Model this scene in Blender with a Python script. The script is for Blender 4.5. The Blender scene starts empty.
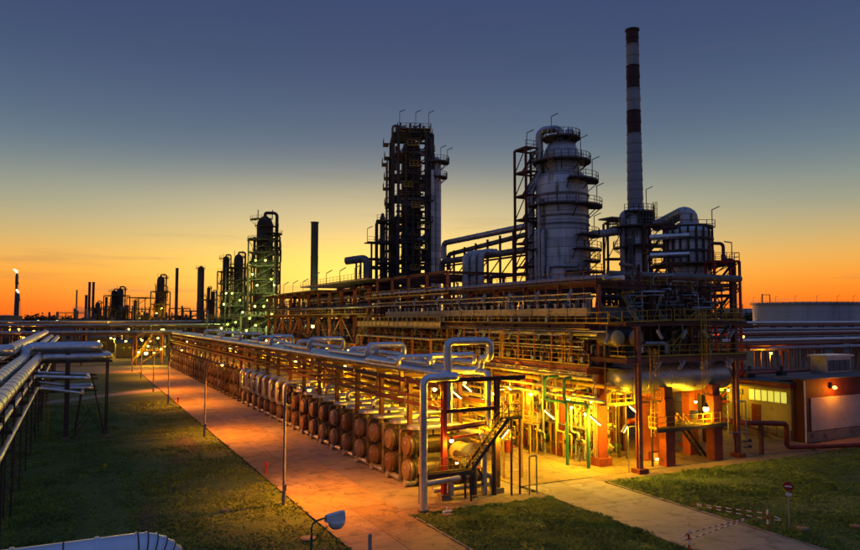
import bpy, math, random
from mathutils import Vector, Matrix, Quaternion, noise
random.seed(7)
PI = math.pi
scn = bpy.context.scene
COL = scn.collection
# ------------------------------------------------------------ camera
CAM_H, YAW, PITCH, LENS = 14.0, math.radians(26.848), math.radians(3.515), 29.30
cd = bpy.data.cameras.new('camera'); cd.lens = LENS; cd.sensor_width = 36.0
cd.clip_start = 0.5; cd.clip_end = 9000.0
cam = bpy.data.objects.new('camera', cd); COL.objects.link(cam)
cam.location = (0, 0, CAM_H); cam.rotation_euler = (PI/2 + PITCH, 0, -YAW)
scn.camera = cam
# ------------------------------------------------------------ dusk sky
SUN_AZ = YAW + math.radians(-3.5)          # measured from +Y towards +X
w = bpy.data.worlds.new('World'); scn.world = w; w.use_nodes = True
nt = w.node_tree; nt.nodes.clear()
def N(t, **k):
    n = nt.nodes.new(t)
    for a, b in k.items(): setattr(n, a, b)
    return n
def mathn(op, a, b=None, c=None, clamp=False):
    n = N('ShaderNodeMath', operation=op); n.use_clamp = clamp
    for i, v in enumerate((a, b, c)):
        if v is None: continue
        if isinstance(v, (int, float)): n.inputs[i].default_value = v
        else: nt.links.new(v, n.inputs[i])
    return n.outputs[0]
def ramp(fac, stops):
    r = N('ShaderNodeValToRGB'); r.color_ramp.interpolation = 'B_SPLINE'
    e = r.color_ramp.elements
    while len(e) > 1: e.remove(e[-1])
    e[0].position = stops[0][0]; e[0].color = (*stops[0][1], 1)
    for p, c in stops[1:]:
        q = e.new(p); q.color = (*c, 1)
    nt.links.new(fac, r.inputs[0]); return r.outputs[0]
def mixc(f, a, b, t='MIX'):
    m = N('ShaderNodeMix', data_type='RGBA', blend_type=t)
    for s, v in ((m.inputs[0], f), (m.inputs[6], a), (m.inputs[7], b)):
        if isinstance(v, (int, float)): s.default_value = v
        elif isinstance(v, tuple): s.default_value = (*v, 1)
        else: nt.links.new(v, s)
    return m.outputs[2]
tc = N('ShaderNodeTexCoord'); sep = N('ShaderNodeSeparateXYZ'); nt.links.new(tc.outputs['Generated'], sep.inputs[0])
elev = mathn('ARCSINE', sep.outputs[2])                       # radians
el = mathn('DIVIDE', mathn('MAXIMUM', elev, 0.0), PI/2)       # 0..1
horiz = mathn('SQRT', mathn('MAXIMUM', mathn('SUBTRACT', 1.0, mathn('MULTIPLY', sep.outputs[2], sep.outputs[2])), 1e-4))
ca = mathn('DIVIDE', mathn('ADD', mathn('MULTIPLY', sep.outputs[0], math.sin(SUN_AZ)), mathn('MULTIPLY', sep.outputs[1], math.cos(SUN_AZ))), horiz)
az = mathn('ARCCOSINE', mathn('MINIMUM', mathn('MAXIMUM', ca, -1.0), 1.0))  # 0 at the sun
D = lambda d: d/90.0
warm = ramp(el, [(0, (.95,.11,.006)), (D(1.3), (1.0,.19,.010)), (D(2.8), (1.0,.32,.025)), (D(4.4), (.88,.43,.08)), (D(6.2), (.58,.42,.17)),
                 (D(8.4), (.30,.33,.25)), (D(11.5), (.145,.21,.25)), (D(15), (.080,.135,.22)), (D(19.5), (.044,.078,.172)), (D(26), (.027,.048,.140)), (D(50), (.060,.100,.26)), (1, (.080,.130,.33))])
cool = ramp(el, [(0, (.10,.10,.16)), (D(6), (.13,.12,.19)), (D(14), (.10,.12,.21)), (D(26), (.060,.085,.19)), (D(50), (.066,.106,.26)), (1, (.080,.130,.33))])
caz = mathn('SMOOTH_MIN', 1.0, mathn('MAXIMUM', mathn('DIVIDE', mathn('SUBTRACT', az, math.radians(48)), math.radians(70)), 0.0), 0.15, clamp=True)
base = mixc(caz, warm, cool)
# yellow glow over the place where the sun went down
ga = mathn('DIVIDE', az, math.radians(17)); ge = mathn('DIVIDE', mathn('SUBTRACT', elev, math.radians(3.4)), math.radians(3.9))
g = mathn('EXPONENT', mathn('MULTIPLY', mathn('ADD', mathn('MULTIPLY', ga, ga), mathn('MULTIPLY', ge, ge)), -1.0))
base = mixc(mathn('MULTIPLY', g, .95, clamp=True), base, (1.42, .96, .17))
# wide pale veil higher up
gb = mathn('DIVIDE', az, math.radians(24)); gf = mathn('DIVIDE', mathn('SUBTRACT', elev, math.radians(8.2)), math.radians(3.0))
g2 = mathn('EXPONENT', mathn('MULTIPLY', mathn('ADD', mathn('MULTIPLY', gb, gb), mathn('MULTIPLY', gf, gf)), -1.0))
base = mixc(mathn('MULTIPLY', g2, .45), base, (.80, .66, .36))
# faint cloud streaks low in the sky
mp = N('ShaderNodeMapping'); mp.inputs['Scale'].default_value = (2.0, 2.0, 26.0); nt.links.new(tc.outputs['Generated'], mp.inputs[0])
nz = N('ShaderNodeTexNoise'); nz.inputs['Scale'].default_value = 2.3; nz.inputs['Detail'].default_value = 4; nt.links.new(mp.outputs[0], nz.inputs[0])
cl = mathn('MULTIPLY', mathn('MAXIMUM', mathn('SUBTRACT', nz.outputs[0], .60), 0.0), mathn('EXPONENT', mathn('MULTIPLY', el, -9.0)), clamp=True)
base = mixc(mathn('MULTIPLY', cl, 2.2, clamp=True), base, (.20, .13, .12))
sky = N('ShaderNodeTexSky'); sky.sky_type = 'NISHITA'; sky.sun_disc = False
sky.sun_elevation = math.radians(0.5); sky.sun_rotation = SUN_AZ; sky.air_density = 1.6; sky.dust_density = 2.5
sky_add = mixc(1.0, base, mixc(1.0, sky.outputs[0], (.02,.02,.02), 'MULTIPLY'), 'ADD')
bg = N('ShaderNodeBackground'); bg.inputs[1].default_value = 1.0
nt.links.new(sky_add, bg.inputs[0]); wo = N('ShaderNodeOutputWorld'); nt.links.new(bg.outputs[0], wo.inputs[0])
# last sun on the horizon
sl = bpy.data.lights.new('sun', 'SUN'); sl.energy = 0.55; sl.angle = math.radians(4); sl.color = (1.0, .42, .13)
so = bpy.data.objects.new('sun', sl); COL.objects.link(so)
sd = Vector((math.sin(SUN_AZ)*math.cos(math.radians(2.2)), math.cos(SUN_AZ)*math.cos(math.radians(2.2)), math.sin(math.radians(2.2))))
so.rotation_euler = sd.to_track_quat('Z', 'Y').to_euler(); so.location = (60, 200, 60)
vs = scn.view_settings; vs.view_transform = 'Standard'; vs.look = 'None'; vs.exposure = 0.0; vs.gamma = 1.0; vs.use_curve_mapping = False
cy = scn.cycles; cy.use_denoising = True; cy.max_bounces = 4; cy.diffuse_bounces = 2; cy.glossy_bounces = 2; cy.transmission_bounces = 2
cy.transparent_max_bounces = 4; cy.caustics_reflective = False; cy.caustics_refractive = False; cy.sample_clamp_indirect = 3.0
cy.volume_step_rate = 2.0
# ------------------------------------------------------------ measuring helpers (photo measurements -> metres in the plant)
FPX = 700.0
_f = Vector((math.sin(YAW)*math.cos(PITCH), math.cos(YAW)*math.cos(PITCH), math.sin(PITCH)))
_r = Vector((math.cos(YAW), -math.sin(YAW), 0)); _u = _r.cross(_f); _c = Vector((0, 0, CAM_H))
def sight(px, py): return _f + _r*((px-430)/FPX) - _u*((py-275)/FPX)
def at(px, py, X=None, Y=None, Z=None):
    d = sight(px, py)
    t = X/d.x if X is not None else (Y/d.y if Y is not None else (Z-CAM_H)/d.z)
    return _c + d*t
def spot(px, dist):
    f = Vector((math.sin(YAW), math.cos(YAW), 0)); p = f*dist + _r*(dist*(px-430)/FPX)
    return p
def height(px, py, dist):
    d = sight(px, py); return CAM_H + d.z*dist/(d.x*math.sin(YAW)+d.y*math.cos(YAW))
# ------------------------------------------------------------ materials
MATS = {}
def mat(name, col, rough=.6, metal=0.0, var=.25, scale=.8, rust=None, rustamt=.0, bump=.0, bscale=8, streak=False, emit=None, estr=0, col2=None, objvar=0, cracks=0, plates=0):
    m = bpy.data.materials.new(name); m.use_nodes = True; t = m.node_tree; b = t.nodes['Principled BSDF']
    b.inputs['Roughness'].default_value = rough; b.inputs['Metallic'].default_value = metal
    b.inputs['Base Color'].default_value = (*col, 1)
    if emit:
        b.inputs['Emission Color'].default_value = (*emit, 1); b.inputs['Emission Strength'].default_value = estr
    if var or rust:
        g = t.nodes.new('ShaderNodeNewGeometry'); n1 = t.nodes.new('ShaderNodeTexNoise')
        n1.inputs['Scale'].default_value = scale; n1.inputs['Detail'].default_value = 6; n1.inputs['Roughness'].default_value = .65
        mp = t.nodes.new('ShaderNodeMapping'); t.links.new(g.outputs['Position'], mp.inputs[0]); t.links.new(mp.outputs[0], n1.inputs[0])
        if streak: mp.inputs['Scale'].default_value = (1, 1, .12)
        r = t.nodes.new('ShaderNodeValToRGB'); e = r.color_ramp.elements
        c2 = col2 or col
        e[0].position = .32; e[0].color = (*[c*(1-var) for c in col], 1); e[1].position = .68; e[1].color = (*[min(1, c*(1+var)) for c in c2], 1)
        t.links.new(n1.outputs[0], r.inputs[0]); out = r.outputs[0]
        if rust:
            n2 = t.nodes.new('ShaderNodeTexNoise'); n2.inputs['Scale'].default_value = scale*2.7; n2.inputs['Detail'].default_value = 8
            t.links.new(mp.outputs[0], n2.inputs[0])
            r2 = t.nodes.new('ShaderNodeValToRGB'); f = r2.color_ramp.elements
            f[0].position = .62-rustamt; f[0].color = (0,0,0,1); f[1].position = .74-rustamt*.7; f[1].color = (1,1,1,1)
            t.links.new(n2.outputs[0], r2.inputs[0])
            mx = t.nodes.new('ShaderNodeMix'); mx.data_type = 'RGBA'; mx.inputs[7].default_value = (*rust, 1)
            t.links.new(r2.outputs[0], mx.inputs[0]); t.links.new(out, mx.inputs[6]); out = mx.outputs[2]
        if cracks:
            vo = t.nodes.new('ShaderNodeTexVoronoi'); vo.feature = 'DISTANCE_TO_EDGE'; vo.inputs['Scale'].default_value = .23
            dn = t.nodes.new('ShaderNodeTexNoise'); dn.inputs['Scale'].default_value = 1.1; dn.inputs['Detail'].default_value = 6; t.links.new(g.outputs['Position'], dn.inputs[0])
            va = t.nodes.new('ShaderNodeVectorMath'); va.operation = 'MULTIPLY_ADD'; va.inputs[1].default_value = (1.6,1.6,1.6); t.links.new(dn.outputs['Color'], va.inputs[0]); t.links.new(g.outputs['Position'], va.inputs[2]); t.links.new(va.outputs[0], vo.inputs[0])
            cr = t.nodes.new('ShaderNodeMapRange'); cr.inputs[1].default_value = 0; cr.inputs[2].default_value = .012; cr.inputs[3].default_value = cracks; cr.inputs[4].default_value = 0; t.links.new(vo.outputs['Distance'], cr.inputs[0])
            mk = t.nodes.new('ShaderNodeMix'); mk.data_type = 'RGBA'; mk.inputs[7].default_value = (.03,.025,.02,1); t.links.new(cr.outputs[0], mk.inputs[0]); t.links.new(out, mk.inputs[6]); out = mk.outputs[2]
            st = t.nodes.new('ShaderNodeTexNoise'); st.inputs['Scale'].default_value = .55; st.inputs['Detail'].default_value = 3; t.links.new(g.outputs['Position'], st.inputs[0])
            sr = t.nodes.new('ShaderNodeMapRange'); sr.inputs[1].default_value = .58; sr.inputs[2].default_value = .72; sr.inputs[3].default_value = 0; sr.inputs[4].default_value = .55; t.links.new(st.outputs[0], sr.inputs[0])
            ms_ = t.nodes.new('ShaderNodeMix'); ms_.data_type = 'RGBA'; ms_.inputs[7].default_value = (.055,.045,.036,1); t.links.new(sr.outputs[0], ms_.inputs[0]); t.links.new(out, ms_.inputs[6]); out = ms_.outputs[2]
        if plates:      # joints of the cladding sheets
            sx = t.nodes.new('ShaderNodeSeparateXYZ'); t.links.new(g.outputs['Position'], sx.inputs[0])
            md = t.nodes.new('ShaderNodeMath'); md.operation = 'MODULO'; md.inputs[1].default_value = plates; t.links.new(sx.outputs[2], md.inputs[0])
            lt = t.nodes.new('ShaderNodeMath'); lt.operation = 'LESS_THAN'; lt.inputs[1].default_value = .085; t.links.new(md.outputs[0], lt.inputs[0])
            lm = t.nodes.new('ShaderNodeMath'); lm.operation = 'MULTIPLY'; lm.inputs[1].default_value = .7; t.links.new(lt.outputs[0], lm.inputs[0])
            mk = t.nodes.new('ShaderNodeMix'); mk.data_type = 'RGBA'; mk.inputs[7].default_value = (.07,.06,.055,1); t.links.new(lm.outputs[0], mk.inputs[0]); t.links.new(out, mk.inputs[6]); out = mk.outputs[2]
            wn = t.nodes.new('ShaderNodeTexWhiteNoise'); wn.noise_dimensions = '1D'; dv = t.nodes.new('ShaderNodeMath'); dv.operation = 'DIVIDE'; dv.inputs[1].default_value = plates; t.links.new(sx.outputs[2], dv.inputs[0]); fl = t.nodes.new('ShaderNodeMath'); fl.operation = 'FLOOR'; t.links.new(dv.outputs[0], fl.inputs[0]); t.links.new(fl.outputs[0], wn.inputs['W'])
            wr = t.nodes.new('ShaderNodeMapRange'); wr.inputs[3].default_value = .82; wr.inputs[4].default_value = 1.15; t.links.new(wn.outputs['Value'], wr.inputs[0]); hv = t.nodes.new('ShaderNodeHueSaturation'); t.links.new(wr.outputs[0], hv.inputs['Value']); t.links.new(out, hv.inputs['Color']); out = hv.outputs[0]
        if objvar:
            oi = t.nodes.new('ShaderNodeObjectInfo'); om = t.nodes.new('ShaderNodeMapRange'); om.inputs[3].default_value = 1-objvar; om.inputs[4].default_value = 1+objvar; t.links.new(oi.outputs['Random'], om.inputs[0])
            hs = t.nodes.new('ShaderNodeHueSaturation'); t.links.new(om.outputs[0], hs.inputs['Value']); t.links.new(out, hs.inputs['Color']); out = hs.outputs[0]
            om2 = t.nodes.new('ShaderNodeMapRange'); om2.inputs[3].default_value = 1+objvar*1.2; om2.inputs[4].default_value = 1-objvar*1.2; t.links.new(oi.outputs['Random'], om2.inputs[0]); t.links.new(om2.outputs[0], hs.inputs['Saturation'])
        t.links.new(out, b.inputs['Base Color'])
        rr = t.nodes.new('ShaderNodeMapRange'); rr.inputs[3].default_value = max(.05, rough-.12); rr.inputs[4].default_value = min(1, rough+.15)
        t.links.new(n1.outputs[0], rr.inputs[0]); t.links.new(rr.outputs[0], b.inputs['Roughness'])
        if bump:
            n3 = t.nodes.new('ShaderNodeTexNoise'); n3.inputs['Scale'].default_value = bscale; n3.inputs['Detail'].default_value = 5
            t.links.new(g.outputs['Position'], n3.inputs[0])
            bp = t.nodes.new('ShaderNodeBump'); bp.inputs['Strength'].default_value = bump; bp.inputs['Distance'].default_value = .05
            t.links.new(n3.outputs[0], bp.inputs['Height']); t.links.new(bp.outputs[0], b.inputs['Normal'])
    MATS[name] = m; return m
RUST = (.10, .035, .012)
mat('silver', (.68,.70,.74), .33, .85, .2, 1.3, rust=(.42,.38,.34), rustamt=.02, bump=.14, bscale=3, objvar=.14)
mat('silver_dull', (.42,.43,.46), .45, .7, .25, .9, rust=(.16,.12,.09), rustamt=.05, bump=.1, bscale=3)
mat('tower_clad', (.55,.56,.60), .45, .4, .25, .35, rust=(.20,.16,.13), rustamt=.06, streak=True, plates=1.35)
mat('dark_steel', (.055,.045,.042), .6, .2, .35, .9, rust=RUST, rustamt=.05)
mat('grey_steel', (.16,.16,.17), .55, .3, .3, .9, rust=RUST, rustamt=.03)
mat('brown_steel', (.13,.042,.026), .6, 0, .35, .9, rust=(.05,.018,.01), rustamt=.05)
mat('salmon_steel', (.30,.10,.065), .6, 0, .3, .9, rust=(.10,.03,.015), rustamt=.04)
mat('red_paint', (.42,.040,.022), .55, 0, .25, .8, rust=(.16,.03,.015), rustamt=.03)
mat('red_concrete', (.21,.036,.018), .75, 0, .35, .7, rust=(.10,.028,.015), rustamt=.05, bump=.3, bscale=6)
mat('yellow_paint', (.50,.30,.022), .5, 0, .25, 1.1, rust=(.16,.07,.02), rustamt=.03)
mat('cream_paint', (.50,.40,.20), .6, 0, .2, .8, rust=(.22,.13,.06), rustamt=.03)
mat('green_paint', (.02,.11,.055), .5, 0, .25, 1)
mat('blue_paint', (.03,.08,.25), .5, 0, .25, 1)
mat('shell_rust', (.105,.082,.070), .45, .5, .4, 1.2, rust=(.09,.04,.02), rustamt=.03, bump=.1, objvar=.35)
mat('cover_tan', (.165,.108,.092), .45, .4, .15, 1.0, rust=(.14,.08,.05), rustamt=.0, objvar=.30)
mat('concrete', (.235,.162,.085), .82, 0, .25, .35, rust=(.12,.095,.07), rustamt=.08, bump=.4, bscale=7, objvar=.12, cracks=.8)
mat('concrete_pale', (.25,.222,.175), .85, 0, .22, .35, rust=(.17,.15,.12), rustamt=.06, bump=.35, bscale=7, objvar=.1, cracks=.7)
mat('concrete_dark', (.20,.165,.13), .85, 0, .3, .3, rust=(.10,.075,.055), rustamt=.08, bump=.4, bscale=6)
mat('joint_dirt', (.07,.055,.04), .95, 0, .3, 1.0)
mat('gravel', (.19,.135,.085), .95, 0, .4, 2.2, rust=(.09,.065,.04), rustamt=.08, bump=.8, bscale=14)
mat('soil', (.085,.062,.038), .95, 0, .45, .9, rust=(.040,.048,.014), rustamt=.16, bump=.8, bscale=9)
mat('lawn', (.054,.108,.010), .95, 0, .4, .28, rust=(.085,.070,.025), rustamt=.04, bump=.9, bscale=9, col2=(.055,.100,.014))
mat('grass', (.092,.200,.015), .8, 0, .45, .35, col2=(.17,.22,.026))
mat('far_ground', (.06,.055,.04), .95, 0, .5, .03, rust=(.10,.09,.07), rustamt=.08)
mat('roof_felt', (.075,.082,.10), .8, 0, .3, .4, bump=.2)
mat('wall_yellow', (.46,.40,.13), .85, 0, .15, .5, rust=(.30,.25,.09), rustamt=.03, bump=.1)
mat('panel_pale', (.42,.38,.34), .7, 0, .12, .6, rust=(.28,.24,.2), rustamt=.03)
mat('white_paint', (.72,.72,.70), .5, 0, .15, 1.5, rust=(.4,.3,.22), rustamt=.03)
mat('sign_red', (.30,.016,.014), .4, 0, .1, 2)
mat('barrier_red', (.26,.024,.02), .5, 0, .2, 2)
mat('stack_white', (.29,.30,.33), .6, 0, .15, .5, rust=(.36,.33,.3), rustamt=.05, streak=True)
mat('stack_red', (.055,.016,.013), .65, 0, .3, .5, rust=(.06,.02,.015), rustamt=.05, streak=True)
mat('stack_dark', (.07,.07,.065), .7, .1, .3, .3)
mat('tank_white', (.46,.48,.53), .6, .1, .12, .1, rust=(.33,.32,.33), rustamt=.04, streak=True)
mat('tank_dark', (.10,.10,.09), .7, .1, .3, .1)
mat('pole_grey', (.17,.17,.18), .5, .4, .25, 2)
mat('lamp_grey', (.26,.28,.31), .5, .3, .15, 3)
mat('door_red', (.20,.028,.018), .55, 0, .2, 1)
mat('drum_grey', (.42,.44,.48), .38, .65, .15, .6, rust=(.09,.085,.085), rustamt=.02)
mat('wing_red', (.11,.022,.013), .7, 0, .25, .6, rust=(.06,.015,.01), rustamt=.04)
mat('pipe_red', (.20,.024,.014), .55, 0, .25, .8, rust=(.09,.02,.012), rustamt=.04)
mat('rubber_black', (.02,.02,.02), .7, 0, .2, 1)
mat('leaf', (.035,.055,.015), .8, 0, .5, .4); mat('bark', (.06,.04,.025), .9, 0, .3, 3)
mat('glass_dark', (.03,.04,.05), .12, 0, 0); mat('clad_clean', (.66,.68,.72), .30, .85, .10, 1.2)
mat('lamp_pale', (.62,.65,.68), .45, .1, .08, 2)
mat('lamp_glass', (.75,.75,.72), .15, 0, 0)
mat('screen', (.05,.06,.08), .3, 0, 0)
mat('glow_yellow', (1,.8,.3), .5, 0, 0, emit=(1.0,.62,.14), estr=14)
mat('glow_orange', (1,.6,.2), .5, 0, 0, emit=(1.0,.42,.06), estr=10)
mat('glow_green', (.8,1,.4), .5, 0, 0, emit=(.80,1.0,.10), estr=3.2)
mat('glow_window', (.9,1,.4), .5, 0, 0, emit=(.74,.80,.10), estr=.62)
mat('glow_flame', (1,.7,.3), .5, 0, 0, emit=(1,.62,.28), estr=5)
mat('glow_pale', (1,.9,.6), .5, 0, 0, emit=(1,.80,.20), estr=4)
# ------------------------------------------------------------ mesh building
class MB:
    def __init__(s): s.v = []; s.f = []
    def add(s, vs, fs):
        k = len(s.v); s.v += [tuple(p) for p in vs]; s.f += [tuple(i+k for i in q) for q in fs]; return s
    def box(s, a, b):
        x0,y0,z0 = a; x1,y1,z1 = b
        return s.add([(x0,y0,z0),(x1,y0,z0),(x1,y1,z0),(x0,y1,z0),(x0,y0,z1),(x1,y0,z1),(x1,y1,z1),(x0,y1,z1)],
                     [(0,3,2,1),(4,5,6,7),(0,1,5,4),(1,2,6,5),(2,3,7,6),(3,0,4,7)])
    def cbox(s, c, d): return s.box([c[i]-d[i]/2 for i in range(3)], [c[i]+d[i]/2 for i in range(3)])
    def bar(s, p, q, w, h=None):
        p, q = Vector(p), Vector(q); h = h or w; d = (q-p).normalized()
        a = d.cross(Vector((0,0,1)));
        a = Vector((1,0,0)) if a.length < 1e-4 else a.normalized()
        b = a.cross(d); a *= w/2; b *= h/2
        return s.add([p-a-b, p+a-b, p+a+b, p-a+b, q-a-b, q+a-b, q+a+b, q-a+b],
                     [(0,3,2,1),(4,5,6,7),(0,1,5,4),(1,2,6,5),(2,3,7,6),(3,0,4,7)])
    def sweep(s, pts, n=10, cap=True):
        """pts: list of (pos, dir, radius)"""
        a = None; rings = []
        for p, d, r in pts:
            p, d = Vector(p), Vector(d).normalized()
            if a is None:
                a = d.cross(Vector((0,0,1)))
                if a.length < 1e-3: a = Vector((1,0,0))
                a.normalize()
            else:
                a = a - d*a.dot(d)
                a = a.normalized() if a.length > 1e-4 else d.orthogonal().normalized()
            b = d.cross(a); rings.append([p + (a*math.cos(2*PI*i/n) + b*math.sin(2*PI*i/n))*r for i in range(n)])
        k = len(s.v)
        for R in rings: s.v += [tuple(p) for p in R]
        for j in range(len(rings)-1):
            for i in range(n):
                i2 = (i+1) % n; s.f.append((k+j*n+i, k+j*n+i2, k+(j+1)*n+i2, k+(j+1)*n+i))
        if cap:
            s.f.append(tuple(k+i for i in range(n))[::-1]); s.f.append(tuple(k+(len(rings)-1)*n+i for i in range(n)))
        return s
    def cyl(s, p, q, r, n=10, r2=None):
        d = Vector(q)-Vector(p); return s.sweep([(p, d, r), (q, d, r if r2 is None else r2)], n)
    def pipe(s, P, r, bend=None, n=10, seam=0, seg=5):
        P = [Vector(p) for p in P]; bend = bend or r*2.6; out = []
        runs = []; cur = P[0]
        for i in range(1, len(P)-1):
            a = (P[i]-P[i-1]); b = (P[i+1]-P[i]); la, lb = a.length, b.length; a.normalize(); b.normalize()
            ang = a.angle(b)
            if ang < .02: continue
            t = min(bend*math.tan(ang/2), la*.48, lb*.48); R = t/math.tan(ang/2)
            runs.append(('s', cur, P[i]-a*t)); nrm = (b - a*a.dot(b)).normalized(); c = P[i]-a*t+nrm*R
            runs.append(('a', c, -nrm, a, R, ang)); cur = P[i]+b*t
        runs.append(('s', cur, P[-1]))
        for q in runs:
            if q[0] == 's':
                d = q[2]-q[1]; L = d.length
                if L < 1e-5: continue
                d.normalize(); out.append((q[1], d, r))
                if seam and L > seam*.6:
                    m = max(1, int(L/seam))
                    for j in range(1, m+1):
                        c = q[1]+d*(L*(j-.5)/m)
                        out += [(c-d*.04, d, r), (c-d*.04, d, r*1.06), (c+d*.04, d, r*1.06), (c+d*.04, d, r)]
                out.append((q[2], d, r))
            else:
                _, c, u, v, R, ang = q; sg = max(3, int(seg*ang/(PI/2)))
                for j in range(1, sg):
                    th = ang*j/sg; out.append((c + (u*math.cos(th)+v*math.sin(th))*R, v*math.cos(th)-u*math.sin(th), r))
        return s.sweep(out, n)
    def lathe(s, prof, c=(0,0,0), axis='Z', n=16, cap=True):
        d = {'Z': Vector((0,0,1)), 'X': Vector((1,0,0)), 'Y': Vector((0,1,0))}[axis]; c = Vector(c)
        return s.sweep([(c+d*h, d, max(r, .001)) for r, h in prof], n, cap)
    def ring(s, c, r0, r1, z0, z1, a0=0, a1=2*PI, n=24):
        c = Vector(c); full = abs(a1-a0-2*PI) < 1e-3; k = len(s.v)
        for i in range(n + (0 if full else 1)):
            a = a0+(a1-a0)*i/n
            for r, z in ((r0,z0),(r1,z0),(r1,z1),(r0,z1)): s.v.append((c.x+r*math.cos(a), c.y+r*math.sin(a), c.z+z))
        m = n if full else n+1
        for i in range(n):
            j = (i+1) % m
            for q in range(4): s.f.append((k+i*4+q, k+j*4+q, k+j*4+(q+1)%4, k+i*4+(q+1)%4))
        if not full: s.f.append((k,k+1,k+2,k+3)); s.f.append((k+n*4+3,k+n*4+2,k+n*4+1,k+n*4))
        return s
    def mesh(s, name, m, off=None):
        me = bpy.data.meshes.new(name)
        vs = s.v if off is None else [(x-off[0], y-off[1], z-off[2]) for x, y, z in s.v]
        me.from_pydata(vs, [], s.f); me.materials.append(MATS[m])
        me.polygons.foreach_set('use_smooth', [True]*len(me.polygons)); me.set_sharp_from_angle(angle=math.radians(38)); me.update()
        return me
    def build(s, name, m, parent=None):
        off = OFF.get(parent.name_full) if parent is not None else None
        o = link(name, s.mesh(name, m, off), parent)
        if parent is not None: OFF[o.name_full] = off
        return o
OFF = {}
def link(name, data, parent=None, loc=None):
    o = bpy.data.objects.new(name, data); COL.objects.link(o)
    if parent is not None: o.parent = parent
    if loc is not None: o.location = loc
    return o
def tag(o, label, cat, group=None, kind=None):
    if label: o['label'] = label
    if cat: o['category'] = cat
    if group: o['group'] = group
    if kind: o['kind'] = kind
    return o
def thing(name, label, cat, loc=(0,0,0), group=None):
    o = link(name, None); o.location = loc; o.empty_display_size = .3; OFF[o.name_full] = Vector(loc)
    return tag(o, label, cat, group)
def struct(name, mb, m, label=None):
    o = mb.build(name, m); o['kind'] = 'structure'
    if label: o['label'] = label
    return o
def copy_tree(o, loc, label=None):
    c = o.copy(); COL.objects.link(c); c.location = loc; OFF[c.name_full] = Vector(loc)
    if label: c['label'] = label
    for ch in o.children:
        d = ch.copy(); COL.objects.link(d); d.parent = c
        for g in ch.children:
            e = g.copy(); COL.objects.link(e); e.parent = d
    return c
# shared unit members: straight steel sections and rods stretched between two points
UNIT = {}
def unit(kind, m):
    k = (kind, m)
    if k not in UNIT:
        b = MB()
        if kind == 'box': b.box((-.5,-.5,0), (.5,.5,1))
        elif kind == 'rod': b.cyl((0,0,0), (0,0,1), .5, 8)
        else:  # I section
            pr = [(-.5,-.5),(.5,-.5),(.5,-.38),(.07,-.38),(.07,.38),(.5,.38),(.5,.5),(-.5,.5),(-.5,.38),(-.07,.38),(-.07,-.38),(-.5,-.38)]
            b.add([(x,y,0) for x,y in pr]+[(x,y,1) for x,y in pr], [tuple(range(12))[::-1], tuple(range(12,24))]+[(i,(i+1)%12,12+(i+1)%12,12+i) for i in range(12)])
        UNIT[k] = b.mesh(kind+'_section', m)
    return UNIT[k]
def member(name, p, q, w, h, m, parent=None, kind='I'):
    p, q = Vector(p), Vector(q); d = q-p; L = d.length; d.normalize()
    x = d.cross(Vector((0,0,1))); x = Vector((1,0,0)) if x.length < 1e-3 else x.normalized()
    y = d.cross(x)
    if parent is not None: p = p - OFF[parent.name_full]
    M = Matrix(((x.x*w, y.x*h, d.x*L, p.x), (x.y*w, y.y*h, d.y*L, p.y), (x.z*w, y.z*h, d.z*L, p.z), (0,0,0,1)))
    o = link(name, unit(kind, m), parent); o.matrix_local = M
    return o
def rail_mb(P, h=1.1, w=.055, step=1.6, toe=True, mid=2, b=None):
    b = b or MB()
    for p, q in zip(P, P[1:]):
        p, q = Vector(p), Vector(q); L = (q-p).length; n = max(1, round(L/step)); up = Vector((0,0,1))
        for i in range(n+1): c = p.lerp(q, i/n); b.bar(c, c+up*h, w)
        for k in range(1, mid+1): b.bar(p+up*(h*k/mid), q+up*(h*k/mid), w*.9)
        if toe: b.bar(p+up*.1, q+up*.1, .02, .16)
    return b
def railing(P, parent, m='yellow_paint', **k): return rail_mb(P, **k).build('railing', m, parent)
def stairs(p, q, width, side, parent, m='yellow_paint', sm='dark_steel'):
    """flight from p (bottom) to q (top); side = horizontal unit vector across"""
    p, q, side = Vector(p), Vector(q), Vector(side); s2 = side*(width/2)
    for sg in (-1, 1):
        member('stringer', p+s2*sg, q+s2*sg, .06, .28, sm, parent, 'box')
        b = MB()
        L = (q-p).length; n = max(2, round(L/1.4))
        for i in range(n+1): c = p.lerp(q, i/n)+s2*sg; b.bar(c, c+Vector((0,0,1.05)), .05)
        for h in (.55, 1.05): b.bar(p+s2*sg+Vector((0,0,h)), q+s2*sg+Vector((0,0,h)), .05)
        b.build('railing', m, parent)
    n = max(3, int(abs(q.z-p.z)/.24)); run = Vector((q.x-p.x, q.y-p.y, 0)).normalized()*.26
    for i in range(1, n):
        c = p.lerp(q, i/n); member('tread', c-s2, c+s2, .27, .04, sm, parent, 'box')
def ladder(p, h, parent, m='yellow_paint', along=(1,0,0), cage=True):
    b = MB(); p = Vector(p); a = Vector(along)*.23; up = Vector((0,0,1)); out = Vector((along[1], -along[0], 0))
    for s in (-1, 1): b.bar(p+a*s, p+a*s+up*h, .05)
    for i in range(1, int(h/.35)): b.bar(p-a+up*.35*i, p+a+up*.35*i, .03)
    o = b.build('ladder', m, parent)
    if cage and h > 3:
        c = MB(); z = 2.2
        pts = [p+Vector(along)*(.36*math.cos(t))+out*(.36+.36*math.sin(t)) for t in [PI*1.15+i*(-PI*1.3)/6 for i in range(7)]]
        while z < h:
            for u, v in zip(pts, pts[1:]): c.bar(u+up*z, v+up*z, .035)
            z += .9
        for u in pts[::2]: c.bar(u+up*2.2, u+up*h, .03)
        c.build('ladder_cage', m, o)
    return o
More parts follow.
